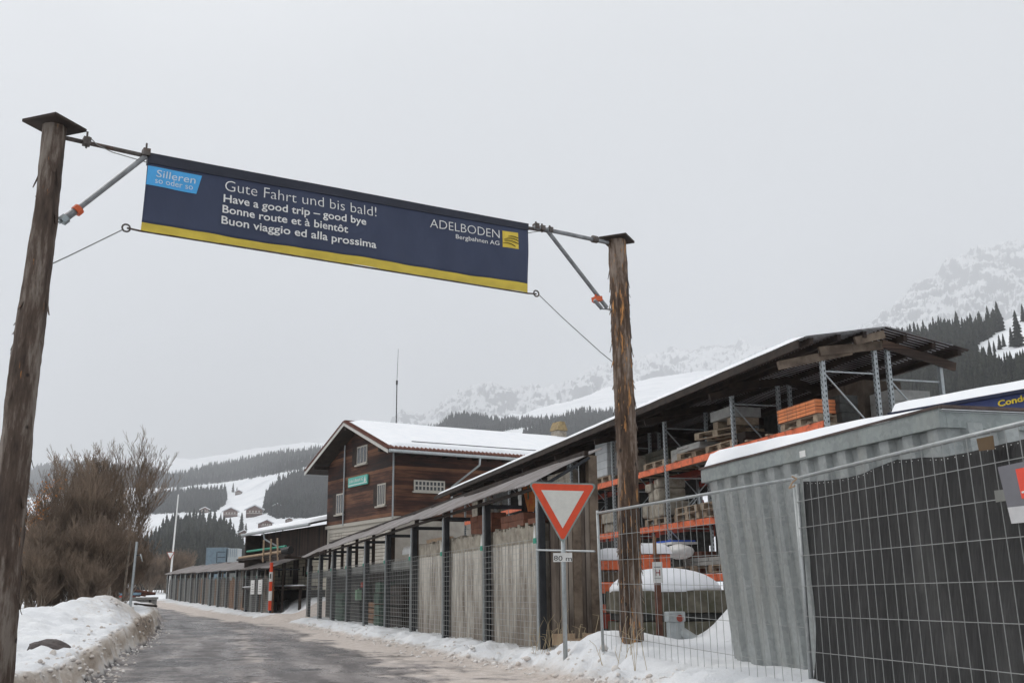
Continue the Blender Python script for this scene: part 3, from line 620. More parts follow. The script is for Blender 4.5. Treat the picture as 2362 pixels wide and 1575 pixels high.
BTL, BTR, BBR, BBL = bp(342, 355), bp(1217.5, 519), bp(1216, 675), bp(323.7, 532)
def ripple(q):
    q = Vector(q); s_ = (np.array(q) - PL) @ gd; zt = BTL[2] + (BTR[2] - BTL[2]) * (s_ - (BTL - PL) @ gd) / ((BTR - BTL) @ gd); w_ = min(1, max(.12, (zt - q.z) / .45)); return w_ * .75 * (.030 * math.sin(s_ * 2.3 + q.z) + .012 * math.sin(s_ * 6.1 - q.z * 3) + .008 * math.sin(s_ * 13 + 4 * q.z))
br = root('banner', tuple((BBL + BBR) / 2), 'navy banner with a yellow hem and German, English, French and Italian farewell text', 'banner')
ol = Vector(br.location)
def bgrid(c4, nu, nv, name, mat, off, thick=.004):
    tl, tr_, br_, bl = [Vector(c) for c in c4]; V = []; n = Vector(gn)
    for o_ in (off, off - thick):
        for j in range(nv + 1):
            for i in range(nu + 1):
                a, b = i / nu, j / nv; q = (tl * (1 - a) + tr_ * a) * (1 - b) + (bl * (1 - a) + br_ * a) * b; V.append(q + n * (ripple(q) + o_) - ol)
    k = (nu + 1) * (nv + 1); f = []
    for j in range(nv):
        for i in range(nu): p = j * (nu + 1) + i; f += [(p, p + 1, p + nu + 2, p + nu + 1), (k + p + nu + 1, k + p + nu + 2, k + p + 1, k + p)]
    for i in range(nu): f += [(i, k + i, k + i + 1, i + 1), (nv * (nu + 1) + i, nv * (nu + 1) + i + 1, k + nv * (nu + 1) + i + 1, k + nv * (nu + 1) + i)]
    for j in range(nv): a = j * (nu + 1); b = a + nu; f += [(a, a + nu + 1, k + a + nu + 1, k + a), (b, k + b, k + b + nu + 1, b + nu + 1)]
    m = MB(); m.add(V, f); return m.build(name, mat, br, smooth=False)
YL, YR = bp(325.8, 513.5), bp(1216, 655)
bgrid((BTL, BTR, YR, YL), 140, 22, 'fabric', M_navy, 0).data.polygons.foreach_set('use_smooth', [True] * (140 * 22 * 2 + 2 * 140 + 2 * 22))
bgrid((YL, YR, BBR, BBL), 140, 6, 'yellow_hem', M_yell, .001)
M_navyshade = simple('shaded_navy_sleeve', (.014, .017, .034), (.010, .013, .026), .6, 0, 3)  # darker copy of the banner navy: the sleeve's shade is put into its colour
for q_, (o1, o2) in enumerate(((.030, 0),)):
    bgrid((bp(342.5, 353), bp(1218, 517), bp(1217.6, 532), bp(340.6, 377)), 140, 4, 'tube_sleeve', M_navyshade, .014, .10)
bgrid([bp(*c) for c in ((340.9, 383), (466, 406), (453, 447.3), (335.6, 427))], 30, 8, 'blue_badge', M_sky, .006)
sq = [bp(*c) for c in ((1158, 533), (1193.8, 538), (1193.8, 576), (1158, 570.5))]; bgrid(sq, 6, 6, 'logo_square', M_logo, .006)
for k, (a, b, c) in enumerate([((1171, 546), (1181, 544.5), (1193, 550.5)), ((1161, 553), (1176, 547), (1193, 557)), ((1162, 556), (1176, 554), (1193, 564)), ((1159, 561), (1172, 560), (1186, 570.5))]):
    m = MB(); pts = []
    for i in range(9):
        t = i / 8; x = a[0] * (1 - t) ** 2 + 2 * b[0] * t * (1 - t) + c[0] * t * t; y = a[1] * (1 - t) ** 2 + 2 * b[1] * t * (1 - t) + c[1] * t * t; q = Vector(bp(x, y)); pts.append(q + Vector(gn) * (ripple(q) + .012) - ol)
    for i in range(8): m.bar(pts[i], pts[i + 1], .004, .018 - .0015 * abs(i - 4), up=gn)
    m.build('logo_stroke', M_ink, br)
def btext(name, t, l, r_, tp, mat, w=0., slant=0.):
    L, R_, T_ = [Vector(bp(*c)) - ol for c in (l, r_, tp)]
    return text_on(name, t, L, R_, T_, mat, br, w, 0, lambda q: ripple(q + ol) + .013, slant)
M_badge = flat('badge_print', (.62, .74, .82))
btext('badge_text', 'Silleren', (358.5, 409.6), (450, 424.5), (361, 393.5), M_badge, .002, .12)
btext('badge_text', 'so oder so', (355.7, 424.2), (444.5, 438.6), (357.5, 411), M_badge, .0)
btext('greeting_text', 'Gute Fahrt und bis bald!', (518.8, 440), (866.7, 500.8), (520.5, 416.5), M_print, -.012)
btext('greeting_text', 'Have a good trip \u2013 good bye', (515.6, 465.5), (843, 520.5), (517.5, 448.5), M_print, .013)
btext('greeting_text', 'Bonne route et \u00e0 bient\u00f4t', (513, 490), (800.8, 538.4), (515, 473), M_print, .013)
btext('greeting_text', 'Buon viaggio ed alla prossima', (510.3, 515.6), (865.4, 574.6), (512.2, 498), M_print, .013)
btext('company_text', 'ADELBODEN', (992.9, 523.8), (1150.9, 550.6), (993.5, 504.5), M_print, -.012)
btext('company_text', 'Bergbahnen AG', (1051.3, 550), (1150.4, 566.6), (1051.8, 540.6), M_print, .002)
def tube_obj(name, pts, r, mat, parent, px=True, n=8):
    m = MB(); P_ = [Vector(bp(*p[:2], p[2] if len(p) > 2 else 0)) - Vector(parent.location) for p in pts] if px else pts
    m.path(P_, r, n); return m.build(name, mat, parent, smooth=False)
tb = root('banner_tube', tuple(bp(780, 437, -.04)), 'long grey scaffold tube carrying the banner between both poles', 'tube')
tube_obj('tube', [(152, 319, -.035), (345, 362, -.035), (1217, 526, -.035), (1262, 533, -.035)], .026, M_rusttube, tb)
tube_obj('extension_tube', [(1232, 524, .0), (1300, 538, .0), (1402, 560, .0)], .032, M_tube, tb)
for a in ((1236, 522), (1250, 527), (1268, 531)):
    c = MB(); q = Vector(bp(*a)) - Vector(tb.location); c.tube(q + Vector((0, 0, -.06)), q + Vector((0, 0, .07)), .014, n=6); c.bar(q - Vector(gd) * .03, q + Vector(gd) * .035, .09, .075); c.build('coupler', M_rusttube, tb)
for a in ((200, 327), (337, 353)):
    c = MB(); q = Vector(bp(*a)) - Vector(tb.location); c.tube(q + Vector((0, 0, -.08)), q + Vector((0, 0, .12)), .012, n=6); c.bar(q - Vector(gd) * .04, q + Vector(gd) * .04, .10, .085); c.build('coupler', M_rusttube, tb)
c = MB(); q = Vector(bp(1371, 552)) - Vector(tb.location); c.tube(q - Vector(gd) * .04, q + Vector(gd) * .05, .055, n=10); c.build('coupler', M_rusttube, tb)
b1_ = root('diagonal_brace', tuple(bp(240, 430)), 'grey diagonal tube brace with an orange clamp on the left pole', 'brace')
tube_obj('tube', [(336, 361), (180, 482)], .030, M_tube, b1_); tube_obj('sleeve', [(186, 478), (150, 504)], .040, M_tube, b1_); tube_obj('bolt', [(152, 502), (136, 514)], .018, M_galv, b1_)
c = MB(); q0, q1 = [Vector(bp(*a)) - Vector(b1_.location) for a in ((174, 489), (184, 481))]; c.tube(q0, q1, .062, n=10); c.build('orange_clamp', M_orclamp, b1_)
c = MB(); q0, q1 = [Vector(bp(*a)) - Vector(b1_.location) for a in ((142, 511), (154, 502))]; c.tube(q0, q1, .055, n=6); c.build('flange', M_galv, b1_)
b2_ = root('diagonal_brace', tuple(bp(1330, 620)), 'grey diagonal tube brace with an orange clamp beside the right pole', 'brace')
tube_obj('tube', [(1264, 534), (1400, 710)], .030, M_tube, b2_); tube_obj('short_tube', [(1371, 692, .07), (1388, 712, .07)], .028, M_tube, b2_); tube_obj('bolt', [(1386, 712), (1412, 714)], .012, M_tube, b2_)
c = MB(); q0, q1 = [Vector(bp(*a)) - Vector(b2_.location) for a in ((1370, 690), (1384, 690))]; c.bar(q0 - Vector((0, 0, .0)), q1, .12, .07); c.tube(q0 + Vector((0, 0, -.06)), q0 + Vector((.03, 0, .07)), .016, n=6); c.build('orange_clamp', M_orclamp, b2_)
def wire(label, pts, r=.006, ring=None, mat=M_dwire):
    w = root('tension_wire', tuple(bp(*pts[0])), label, 'wire'); tube_obj('wire', pts, r, mat, w, n=5)
    if ring:
        c = MB(); q = Vector(bp(*ring)) - Vector(w.location); pr_ = [q + Vector(gd) * .045 * math.cos(t * math.pi / 5) + Vector((0, 0, .045 * math.sin(t * math.pi / 5))) for t in range(11)]; c.path(pr_, .011, 5); c.build('ring', M_rusttube, w)
    return w
wire('lower left wire from the banner rod down to the left pole', [(117, 610), (160, 590), (285, 529)], .007, (291, 526))
wire('lower right wire from the banner rod down to the right pole', [(1242, 679), (1300, 735), (1385, 812), (1412, 834)], .007, (1237, 677))
wire('thin wire wrapped along the tube above the left banner corner', [(205, 315), (225, 335), (260, 352), (346, 377)], .006)
wire('short wire from the coupler to the right banner corner', [(1215, 538), (1240, 534), (1258, 534)], .006)
rd = root('bottom_rod', tuple(bp(780, 605)), 'thin dark rod running through the bottom hem of the banner', 'rod'); tube_obj('rod', [(293, 526, -.006), (324, 533, -.006), (1216, 676.5, -.006), (1237, 678, -.006)], .012, M_rusttube, rd)

# ================================================================== MESH SHED ALONG THE ROAD
def shed(label, A, Bp, zb0, zb1, z_rail, n, low, high, wd, bays, rot=None, endwall=True, drop=0., over=.45, name='roofed_storage_shed'):
    """A near base point, Bp far base point (world); local x runs to the back, local y away along the fence"""
    A = np.array(A[:2]); Bp = np.array(Bp[:2]); d = Bp - A; L = np.linalg.norm(d); rz = math.atan2(-d[0], d[1]); r = root(name, (A[0], A[1], zb0), label, 'shed', rz); q = L / n
    zr = z_rail - zb0; zz = lambda y, h: h + (zb1 - zb0) * y / L
    for k in range(n + 1):
        y = k * q; dp = drop * y / L; lo = zz(y, low - zb0) - dp
        MB().box(.02, .13, y + .02, y + .15, zz(y, -.3), lo - .04).build('steel_post', M_steel, r)
        MB().tube((-.03, y, zz(y, -.25)), (-.03, y, lo - .03), .022, n=8).build('fence_post', M_galvl, r)
        MB().box(.13, min(wd, 1.5), y + .04, y + .10, lo - .16, lo - .08).build('cross_arm', M_steel, r)
        rx = wd if wd < 1.5 else .7
        MB().box(rx - .1, rx, y + .02, y + .12, zz(y, -.3), zz(y, (high if wd < 1.5 else low + (high - low) * .36) - zb0) - .06 - dp).build('rear_post', M_darkbeam, r)
        c = MB(); c.prism([(-.062, y + .10, zr + .02 + zz(y, 0)), (-.062, y + .02, zr + .02 + zz(y, 0)), (-.062, y + .055, zr + .24 + zz(y, 0))], (.01, 0, 0)); cl = c.build('clip', M_print, r)
        MB().box(-.066, -.05, y - .02, y + .11, zr - .07 + zz(y, 0), zr + .02 + zz(y, 0)).build('clip_foot', M_green, cl)
    # mesh panels
    for k in range(n):
        m = MB(); y0, y1 = k * q + .03, (k + 1) * q - .03
        for i in range(16): y = y0 + (y1 - y0) * i / 15; m.bar((-.055, y, zz(y, .06)), (-.055, y, zz(y, zr)), .0055)
        for j in range(18):
            h = .06 + (zr - .06) * j / 17; m.bar((-.062, y0, zz(y0, h)), (-.062, y1, zz(y1, h)), .0065)
        m.build('mesh_panel', M_wire, r)
    # corrugated roof
    th = []; N_ = int(L / .095) * 2; y0, y1 = -over, L + .35; V = []; rr = random.Random(3)
    lo, hi = low - zb0, high - zb0; wob = [rr.uniform(-.015, .015) for _ in range(60)]
    for i in range(N_ + 1):
        y = y0 + (y1 - y0) * i / N_; w = .014 * (1 if i % 2 else -1) + .02 * math.sin(y * .9) + wob[int(y / 1.05) % 60] - drop * y / L
        V += [(-.28, y, zz(y, lo) + w - .045), (wd * .45, y, zz(y, lo + (hi - lo) * .52) + w), (wd + .25, y, zz(y, hi) + w + .05)]
    f = []
    for i in range(N_):
        for j in range(2): a = i * 3 + j; f.append((a, a + 1, a + 4, a + 3))
    m = MB(); m.add(V, f); k = len(V); m.add([(x, y, z - .006) for x, y, z in V], [tuple(reversed(t)) for t in f]); ro = m.build('roof', M_corr, r)
    MB().bar((-.12, -over, lo - .1), (-.12, L + .2, zz(L, lo) - .1 - drop), .06, .05).build('eave_beam', M_darkbeam, r)
    MB().bar((wd - .05, -over, hi - .06), (wd - .05, L + .2, zz(L, hi) - .06 - drop), .08, .08).build('ridge_beam', M_darkbeam, r)
    for k, kind in enumerate(bays):
        y0, y1 = k * q + .16, (k + 1) * q - .02; yc = (y0 + y1) / 2; zf = lambda h: zz(yc, h)
        if kind == 'conc':
            m = MB(); t = y0
            m.box(.16, .30, y0, y1, zf(-.2), zf(zr - .02)); m.build('concrete_slab', M_conc, r)
            m = MB(); t = y0
            while t < y1 - .05: w = rr.uniform(.05, .09); m.box(.15, .31, t, min(t + w, y1), zf(zr - .02), zf(zr + .30 + rr.uniform(-.05, .04))); t += w + .006
            m.build('edge_blocks', M_stone, r)
        elif kind == 'board':
            MB().box(wd - .16, wd - .11, y0 - .1, y1 + .1, zf(-.1), zf(zr - .18)).build('shade_backing', rr.choice([M_darkgoods, M_darkgoods, M_darkbeam]), r); MB().box(.14, .18, y0 - .1, y1 + .1, zf(zr - .26), zf(zr - .02)).build('rail_board', M_greyply, r)  # dark backing panel added so the open bay looks dark inside
        elif kind.startswith('ply'): 
            t = y0
            while t < y1: w = rr.uniform(.3, .6); MB().box(.16 + rr.uniform(0, .05), .24, t, min(t + w, y1), zf(-.1), zf(zr - rr.choice([.1, .2, -.35, .0]))).build('leaning_board', rr.choice([M_greyply, M_greyply, M_brownply, M_darkgoods, M_fascia]), r); t += w + .03
    if endwall: 
        MB().box(.17, wd - .02, -.10, -.04, .12, lo + .0).build('end_wall', M_plank, r)
        MB().box(.17, wd + .02, -.14, -.101, .10, .28).build('base_board', M_tan, r)
        MB().bar((-.1, -.10, lo - .14), (wd, -.10, hi - .14), .10, .05).build('gable_board', M_steel, r)
        MB().box(wd - .02, wd + .14, -.13, .03, -.3, hi - .1).build('corner_plank', M_fascia, r)
        MB().box(wd * .62, wd * .78, -.145, -.102, .2, lo - .1).build('wall_plank', M_fascia, r)
    return r
sA = onplane(1240, 1400, (.42, 17.8, 0), (0, 1, 0)); sA[2] = 0
zS = 2.01
shed1 = shed('long shed with a grey corrugated lean-to roof over concrete slabs behind a mesh fence', (.42, 17.85), (-8.55, 43.9), .18, .18, zS, 9, 2.95, 3.55, .92, ['conc', 'conc', 'conc', 'board', 'board', 'board', 'board', 'board', 'board'], drop=.28, over=.12)
shed2 = shed('far shed with a purple grey corrugated roof curving beside the road behind the marker pole', (-12.45, 54), (-32.8, 100), .20, .80, 2.05, 14, 2.50, 3.15, 2.0, ['ply'] * 14, endwall=False)
# goods inside the near shed (local to the shed frame)
def inshed(sh, name, label, cat, y, x, z, build, group=None):
    w = sh.matrix_world if False else None; a = sh.rotation_euler[2]; L_ = sh.location
    r = root(name, (L_.x + x * math.cos(a) - y * math.sin(a), L_.y + x * math.sin(a) + y * math.cos(a), L_.z + z), label, cat, a, group); build(r); return r
def stack(mat, sx, sy, sz, rows, cols, nm='block', jit=.01, seed=1):
    def f(r):
        rr = random.Random(seed)
        for j in range(rows):
            for i in range(cols): o_ = rr.uniform(-jit, jit); MB().box(-sx / 2 + o_, sx / 2 + o_, (i - cols / 2) * sy + .004, (i + 1 - cols / 2) * sy - .004, j * sz + .002, (j + 1) * sz - .002).build(nm, mat, r, bevel=.006)
    return f
inshed(shed1, 'clay_block_stack', 'red brown clay blocks on the wall end next to the yield sign', 'blocks', .55, .30, 2.135, stack(M_redbrick, .3, .42, .10, 1, 2))
inshed(shed1, 'clay_block_stack', 'long red brown clay block row between the first two shed posts', 'blocks', 1.9, .32, 2.135, stack(M_redbrick, .3, .45, .12, 2, 3))
inshed(shed1, 'clay_block_stack', 'tall red brown clay block stack in the second shed bay', 'blocks', 4.0, .36, 2.135, stack(M_redbrick, .3, .5, .13, 3, 3))
inshed(shed1, 'timber_beam', 'pale timber lying on the wall in the third shed bay', 'timber', 7.7, .3, 2.14, lambda r: MB().box(-.08, .08, -1.0, .9, 0, .09).build('beam', M_tan, r))
inshed(shed1, 'leaning_prop', 'grey board leaning against the second shed post', 'board', 3.6, .4, 2.1, lambda r: MB().bar((0, 0, 0), (0, -.35, .6), .03, .09).build('board', M_stone, r))
def bagb(r):
    m = MB(); m.prism([(0, -.32, .55), (0, .34, .55), (0, .02, .02)], (.12, 0, 0)); m.build('bag', simple('orange_yellow_bag', (.60, .30, .05), (.55, .12, .04), .7, 0, 5), r)
    MB().box(-.01, .0, -.04, .0, .25, .55).build('bag_strap', M_green, r)
inshed(shed1, 'hanging_bag', 'orange and yellow pointed bag hanging under the shed roof', 'bag', 1.9, .5, 2.42, bagb)
def figures(r):
    for k in range(8): MB().tube((0, -.4 + k * .12, 0), (0, -.4 + k * .12, .13), .042, .035, 8).tube((0, -.4 + k * .12, .13), (0, -.4 + k * .12, .22), .02, .004, 8).build('finial', M_print, r)
inshed(shed1, 'finial_row', 'row of white pointed finials on the shelf in the fourth shed bay', 'ornaments', 11.2, .35, 1.98, figures)
def logs(r):
    for k in range(10): MB().tube((random.uniform(-.1, .2), -.6 + .1 * k, random.uniform(0, .12)), (random.uniform(.2, .6), -.5 + .12 * k, random.uniform(.1, .3)), .05, .03, 7).build('branch', M_rust if k % 3 else M_darkgoods, r)
inshed(shed1, 'branch_pile', 'dark tangle of branches and iron in the third shed bay', 'scrap', 8.4, .45, 2.0, logs)
rr = random.Random(5)
for k, (y, x, lab, mt, w, h) in enumerate([(9.9, .55, 'dark crate stack behind the mesh in the fourth shed bay', M_darkgoods, 1.9, 1.6), (12.9, .6, 'dark timber pile behind the mesh in the fifth shed bay', M_darkbeam, 2.0, 1.2), (14.6, .45, 'green plastic stack behind the mesh in the fifth shed bay', M_greengoods, .7, 1.3), (16.4, .6, 'brown board pile behind the mesh in the sixth shed bay', M_brownply, 1.6, .7), (18.9, .55, 'dark stores behind the mesh in the seventh shed bay', M_darkgoods, 2.0, 1.3), (21.6, .5, 'green crates behind the mesh at the far shed end', M_greengoods, 1.5, 1.0)]):
    def bb(r, mt=mt, w=w, h=h, k=k):
        n = 4
        for j in range(n): o_ = rr.uniform(-.08, .08); MB().box(-.22, .24, -w / 2 + o_, w / 2 + o_, j * h / n + .01, (j + 1) * h / n - .02).build('layer', mt, r, bevel=.01)
    inshed(shed1, 'goods_stack', lab, 'stack', y, x, .0, bb)
inshed(shed1, 'red_cans', 'two red tins behind the mesh in the sixth shed bay', 'tins', 16.9, .3, 1.15, lambda r: [MB().tube((0, a, 0), (0, a, .16), .09, n=12).build('tin', M_redp, r) for a in (-.18, .18)])
inshed(shed1, 'green_canister', 'pale green canister behind the mesh left of the red tins', 'canister', 17.4, .2, .75, lambda r: MB().box(-.09, .09, -.12, .12, 0, .32).box(-.03, .03, -.04, .04, .32, .37).build('canister', simple('pale_green_plastic', (.25, .42, .28)), r, bevel=.02))
for k, (y, dz) in enumerate(((2.2, .95), (4.4, .95))):
    inshed(shed2, 'notice_board', ('white notice with lines on the far shed fence right of the brown board', 'small white notice on the far shed fence next to the marker pole')[1 - k], 'notice', y, -.10, dz, lambda r, k=k: (MB().box(-.02, 0, -.55, .55, 0, .75).build('panel', M_print, r), [MB().box(-.028, -.0201, -.45 + .05 * j, .35 - .07 * j, .12 + j * .13, .15 + j * .13).build('line', M_dwire, r) for j in range(4)]))
inshed(shed2, 'leaning_sheet', 'rusty brown triangular sheet leaning at the far shed', 'sheet', 8.2, .05, .1, lambda r: MB().prism([(0, -.7, 0), (0, .9, 0), (0, -.7, 2.9)], (.05, 0, 0)).build('sheet', M_brownply, r))

# ================================================================== YIELD SIGN
ysY = 15.3; p0 = at(1304, 1494, ysY); ys = root('yield_sign', (p0[0], p0[1], gz(p0[0], p0[1])), 'large red and white yield sign with an 80 m plate on a grey post', 'road sign', D2R(-3))
def yl(x, y, dy=0): return toL(ys, at(x, y, ysY + dy))
pt, pb = yl(1297, 1150), yl(1304, 1500); MB().tube((pb.x, 0, -.3), (pt.x, 0, pt.z), .033, n=12).build('post', M_galvl, ys, smooth=True)
def rtri(c3, rad, steps=6):
    out_ = []
    for i in range(3):
        a, b, c = Vector(c3[i - 1]), Vector(c3[i]), Vector(c3[(i + 1) % 3]); u, w = (a - b).normalized(), (c - b).normalized(); h = u.angle(w) / 2; d = rad / math.tan(h); ctr = b + (u + w).normalized() * rad / math.sin(h)
        s0, s1 = b + u * d - ctr, b + w * d - ctr; t0, t1 = math.atan2(s0.z, s0.x), math.atan2(s1.z, s1.x)
        dt = (t1 - t0 + math.pi) % (2 * math.pi) - math.pi
        out_ += [ctr + Vector((math.cos(t0 + dt * k / steps) * rad, 0, math.sin(t0 + dt * k / steps) * rad)) for k in range(steps + 1)]
    return out_
T3 = [yl(1217, 1111), yl(1378, 1116), yl(1298, 1256)]; T3 = [Vector((v.x, 0, v.z)) for v in T3]; cen = sum(T3, Vector()) / 3
sc_ = lambda k: [cen + (v - cen) * k for v in T3]
tri = MB().prism([v + Vector((0, -.052, 0)) for v in rtri(T3, .045)], (0, .016, 0)); tri = tri.build('sign_panel', M_signback, ys)
MB().prism([v + Vector((0, -.056, 0)) for v in rtri(sc_(.925), .035)], (0, .004, 0)).build('red_border', M_signred, tri)
MB().prism([v + Vector((0, -.060, 0)) for v in rtri(sc_(.61), .004)], (0, .0035, 0)).build('white_field', M_signwhite, tri)
a, b = yl(1276, 1275), yl(1320, 1295); pl = MB().box(a.x, b.x, -.045, -.035, b.z, a.z).build('distance_plate', M_print, ys)
L_, R_, T_ = yl(1277.5, 1292), yl(1319, 1293.5), yl(1277.5, 1281); [setattr(v, 'y', -.045) for v in (L_, R_, T_)]; text_on('distance_text', '80 m', L_, R_, T_, M_ink, pl, .0, .003)
for y in (1186, 1231): q = yl(1297, y); MB().box(-.05 + q.x, .05 + q.x, -.036, -.03, q.z - .015, q.z + .015).box(-.045 + q.x, .045 + q.x, -.03, .045, q.z - .012, q.z + .012).build('clamp', M_galvl, ys)
q0, q1 = at(1238, 1268, 16.6), at(1372, 1271, 15.4); MB().tube(toL(ys, q0), toL(ys, q1), .014, n=8).build('clamp_rod', M_galvl, ys)

# ================================================================== CONSTRUCTION FENCE
M_fence = galv_mat('fence_tube_steel', (.44, .46, .46), (.32, .34, .345), .45, .4)
FT0, FT1 = at(1378, 1183, 14.5), onz(1831, 1104, 2.22); FB0, FB1 = at(1391, 1493, 14.5), at(1875, 1590, 10.15)
def panel(label, T0, T1, B0, B1, nv, hz, wires=True, skip_left=False):
    r = root('mesh_fence', tuple((B0 + B1) / 2), label, 'fence panel'); o_ = Vector(r.location); T0, T1, B0, B1 = [Vector(v) - o_ for v in (T0, T1, B0, B1)]
    MB().tube(T0, T1, .0185, n=10).build('top_rail', M_fence, r, smooth=True)
    MB().tube(T0 + (T0 - B0) * .02, B0 - Vector((0, 0, .05)), .0205, n=10).build('end_post', M_fence, r, smooth=True)
    MB().tube(T1 + (T1 - B1) * .02, B1 - Vector((0, 0, .05)), .0205, n=10).build('end_post', M_fence, r, smooth=True)
    n = Vector((B1 - B0)).cross(T0 - B0).normalized(); n = n if n.y < 0 or n.x < 0 else -n; m = MB(); rr = random.Random(nv)
    for i in range(1, nv):
        a = i / nv + rr.uniform(-.0012, .0012); p, q = T0.lerp(T1, a), B0.lerp(B1, a); mid = p.lerp(q, .5) + (T1 - T0).normalized() * rr.uniform(-.01, .01) + n * .012
        m.bar(p + n * .012, mid, .005).bar(mid, q + n * .012, .005)
    m2 = []
    for h in hz: m.bar(T0.lerp(B0, h) + n * .018, T1.lerp(B1, h) + n * .018, .0055)
    m.build('wire_mesh', M_wire, r); return r
panel('bare see-through fence panel in front of the torn-bark pole', FT0, FT1, FB0, FB1, 31, [.18, .36, .53, .72, .90])
FT2, FT3 = onz(1838, 1103, 2.22), onz(2700, 892, 2.24); FB2 = at(1872, 1590, 10.05); FT3 = FT2 + (FT3 - FT2) / np.linalg.norm(FT3 - FT2) * 5.0
FB3 = FB2 + (FT3 - FT2)
panel('fence panel covered with black shade netting on the right', FT2, FT3, FB2, FB3, 34, [.12, .25, .385, .53, .67, .83])
r = root('fence_coupling', tuple(at(1833, 1120, 10.2)), 'cord and clip tying the two fence panels together at the top', 'clip'); o_ = Vector(r.location)
c = MB(); q = [(1826, 1098), (1838, 1104), (1828, 1112), (1820, 1126), (1834, 1120)]; c.path([Vector(at(x, y, 10.12)) - o_ for x, y in q], .008, 6); c.build('cord', M_tan, r); MB().box(-.03, .05, -.03, .01, .02, .06).build('clip', M_galvl, r)
# black net on the second panel: scalloped top edge, hanging folds
nt_r = root('shade_net', tuple((FB2 + FB3) / 2), 'black shade net hanging on the fence in front of the metal container', 'net'); o_ = Vector(nt_r.location)
nrm = np.cross(FB3 - FB2, FT2 - FB2); nrm /= np.linalg.norm(nrm); nrm = -nrm if nrm[0] > 0 else nrm
V = []; nu, nv = 170, 40
for i in range(nu + 1):
    a = i / nu; s_ = a * 5; top = .012 + (.030 * math.sin(s_ / 1.75 * math.pi) if s_ < 1.75 else min(.034, (s_ - 1.75) * .05) + .006 * abs(math.sin(s_ * 3)))
    for j in range(nv + 1):
        b = top + (1.02 - top) * j / nv; top_w = 1; p = (FT2 * (1 - a) + FT3 * a) * (1 - b) + (FB2 * (1 - a) + FB3 * a) * b
        fold = .022 * math.sin(s_ * 7 + b * 4) * (.3 + b) + .07 * float(fbm(s_ * 2.2 + b * 1.5, b * 1.6, 4, 3)) + .03 * math.sin(s_ * 3.1 - b * 7) * b
        V.append(p - nrm * (.055 + fold) - np.array(o_))
m = MB(); k = nv + 1; m.add(V, [(i * k + j, i * k + j + 1, (i + 1) * k + j + 1, (i + 1) * k + j) for i in range(nu) for j in range(nv)]); ob = m.build('net', M_netb, nt_r, smooth=True)
so_ = ob.modifiers.new('thick', 'SOLIDIFY'); so_.thickness = .004
e_ = MB()
for i in range(4, nu, 3):
    if i % 24 < 4: continue
    p = Vector(V[i * k]) + Vector(nrm) * .012 + Vector((0, 0, -.022)); e_.tube(p, p + Vector(nrm) * .004, .0036, n=6)
e_.build('eyelets', M_print, nt_r)
def onfence(x, y, off): return onplane(x, y, FT2 + nrm * off, nrm)
pr_ = root('poster_board', tuple(onfence(2345, 1200, .03)), 'grey advertising board with a red square at the right picture edge', 'board'); o_ = Vector(pr_.location)
def quadpx(px, off, th, name, mat, par): m = MB(); P_ = [Vector(onfence(x, y, off)) - o_ for x, y in px]; m.prism(P_, Vector(nrm) * -th); return m.build(name, mat, par)
quadpx([(2301, 1077), (2560, 1022), (2600, 1140), (2324, 1170)], .045, .01, 'panel', flat('grey_board_print', (.16, .16, .18)), pr_)
quadpx([(2324, 1170), (2600, 1140), (2610, 1180), (2333, 1207)], .045, .01, 'white_strip', flat('pale_strip', (.55, .55, .56)), pr_)
quadpx([(2342, 1082), (2440, 1061), (2462, 1130), (2357, 1150)], .049, .003, 'red_square', flat('board_red', (.80, .07, .035)), pr_)
quadpx([(2356, 1133), (2400, 1126), (2401, 1130), (2357, 1137)], .052, .002, 'white_bar', M_print, pr_)
for lab, px, mt in (('small brown tag behind the top of the black net', [(2252, 1012), (2290, 1004), (2294, 1036), (2258, 1040)], simple('brown_tag', (.12, .075, .035))), ('small grey tag beside the grey advertising board', [(2293, 1131), (2318, 1128), (2322, 1154), (2297, 1158)], M_greyply)):
    r = root('tag', tuple(onfence(*px[3], .0)), lab, 'tag'); o_ = Vector(r.location); quadpx(px, .035, .004, 'tag', mt, r)

# ================================================================== GALVANISED CONTAINER
def snowcap(mb, poly, z, th, seed, tf=None):
    """rounded snow slab over a rectangular roof: poly = (x0,x1,y0,y1)"""
    x0, x1, y0, y1 = poly; nu, nv = 26, 50; V = []
    for j in range(nv + 1):
        for i in range(nu + 1):
            a, b = i / nu, j / nv; x = x0 + (x1 - x0) * a; y = y0 + (y1 - y0) * b
            e = min(a * (x1 - x0), (1 - a) * (x1 - x0), b * (y1 - y0), (1 - b) * (y1 - y0)); k = min(1, e / (th * 1.5)); t = th * math.sqrt(max(0, 1 - (1 - k) ** 2))
            t *= tf(x, y) if tf else 1; V.append((x + .03 * float(fbm(x * 2, y * 2, 2, seed)) , y, z(x, y) + t * (1 + .35 * float(fbm(x * 1.2, y * .9, 3, seed)))))
    k = nu + 1; mb.add(V, [(j * k + i, j * k + i + 1, (j + 1) * k + i + 1, (j + 1) * k + i) for j in range(nv) for i in range(nu)])
    mb.add([(x0, y0, z(x0, y0) - .012), (x1, y0, z(x1, y0) - .012), (x1, y1, z(x1, y1) - .012), (x0, y1, z(x0, y1) - .012)], [(0, 3, 2, 1)]); return mb
cA = at(1632, 1083, 13.6); cB = onz(2172, 944, cA[2]); cd_ = (cB - cA)[:2]; Lc = np.linalg.norm(cd_); rzc = math.atan2(-cd_[0], cd_[1])  # local y runs from the far corner A to the near corner B
cont = root('metal_container', (cA[0], cA[1], .10), 'corrugated galvanised metal container with a thick snow roof behind the black net', 'container', rzc + math.pi)
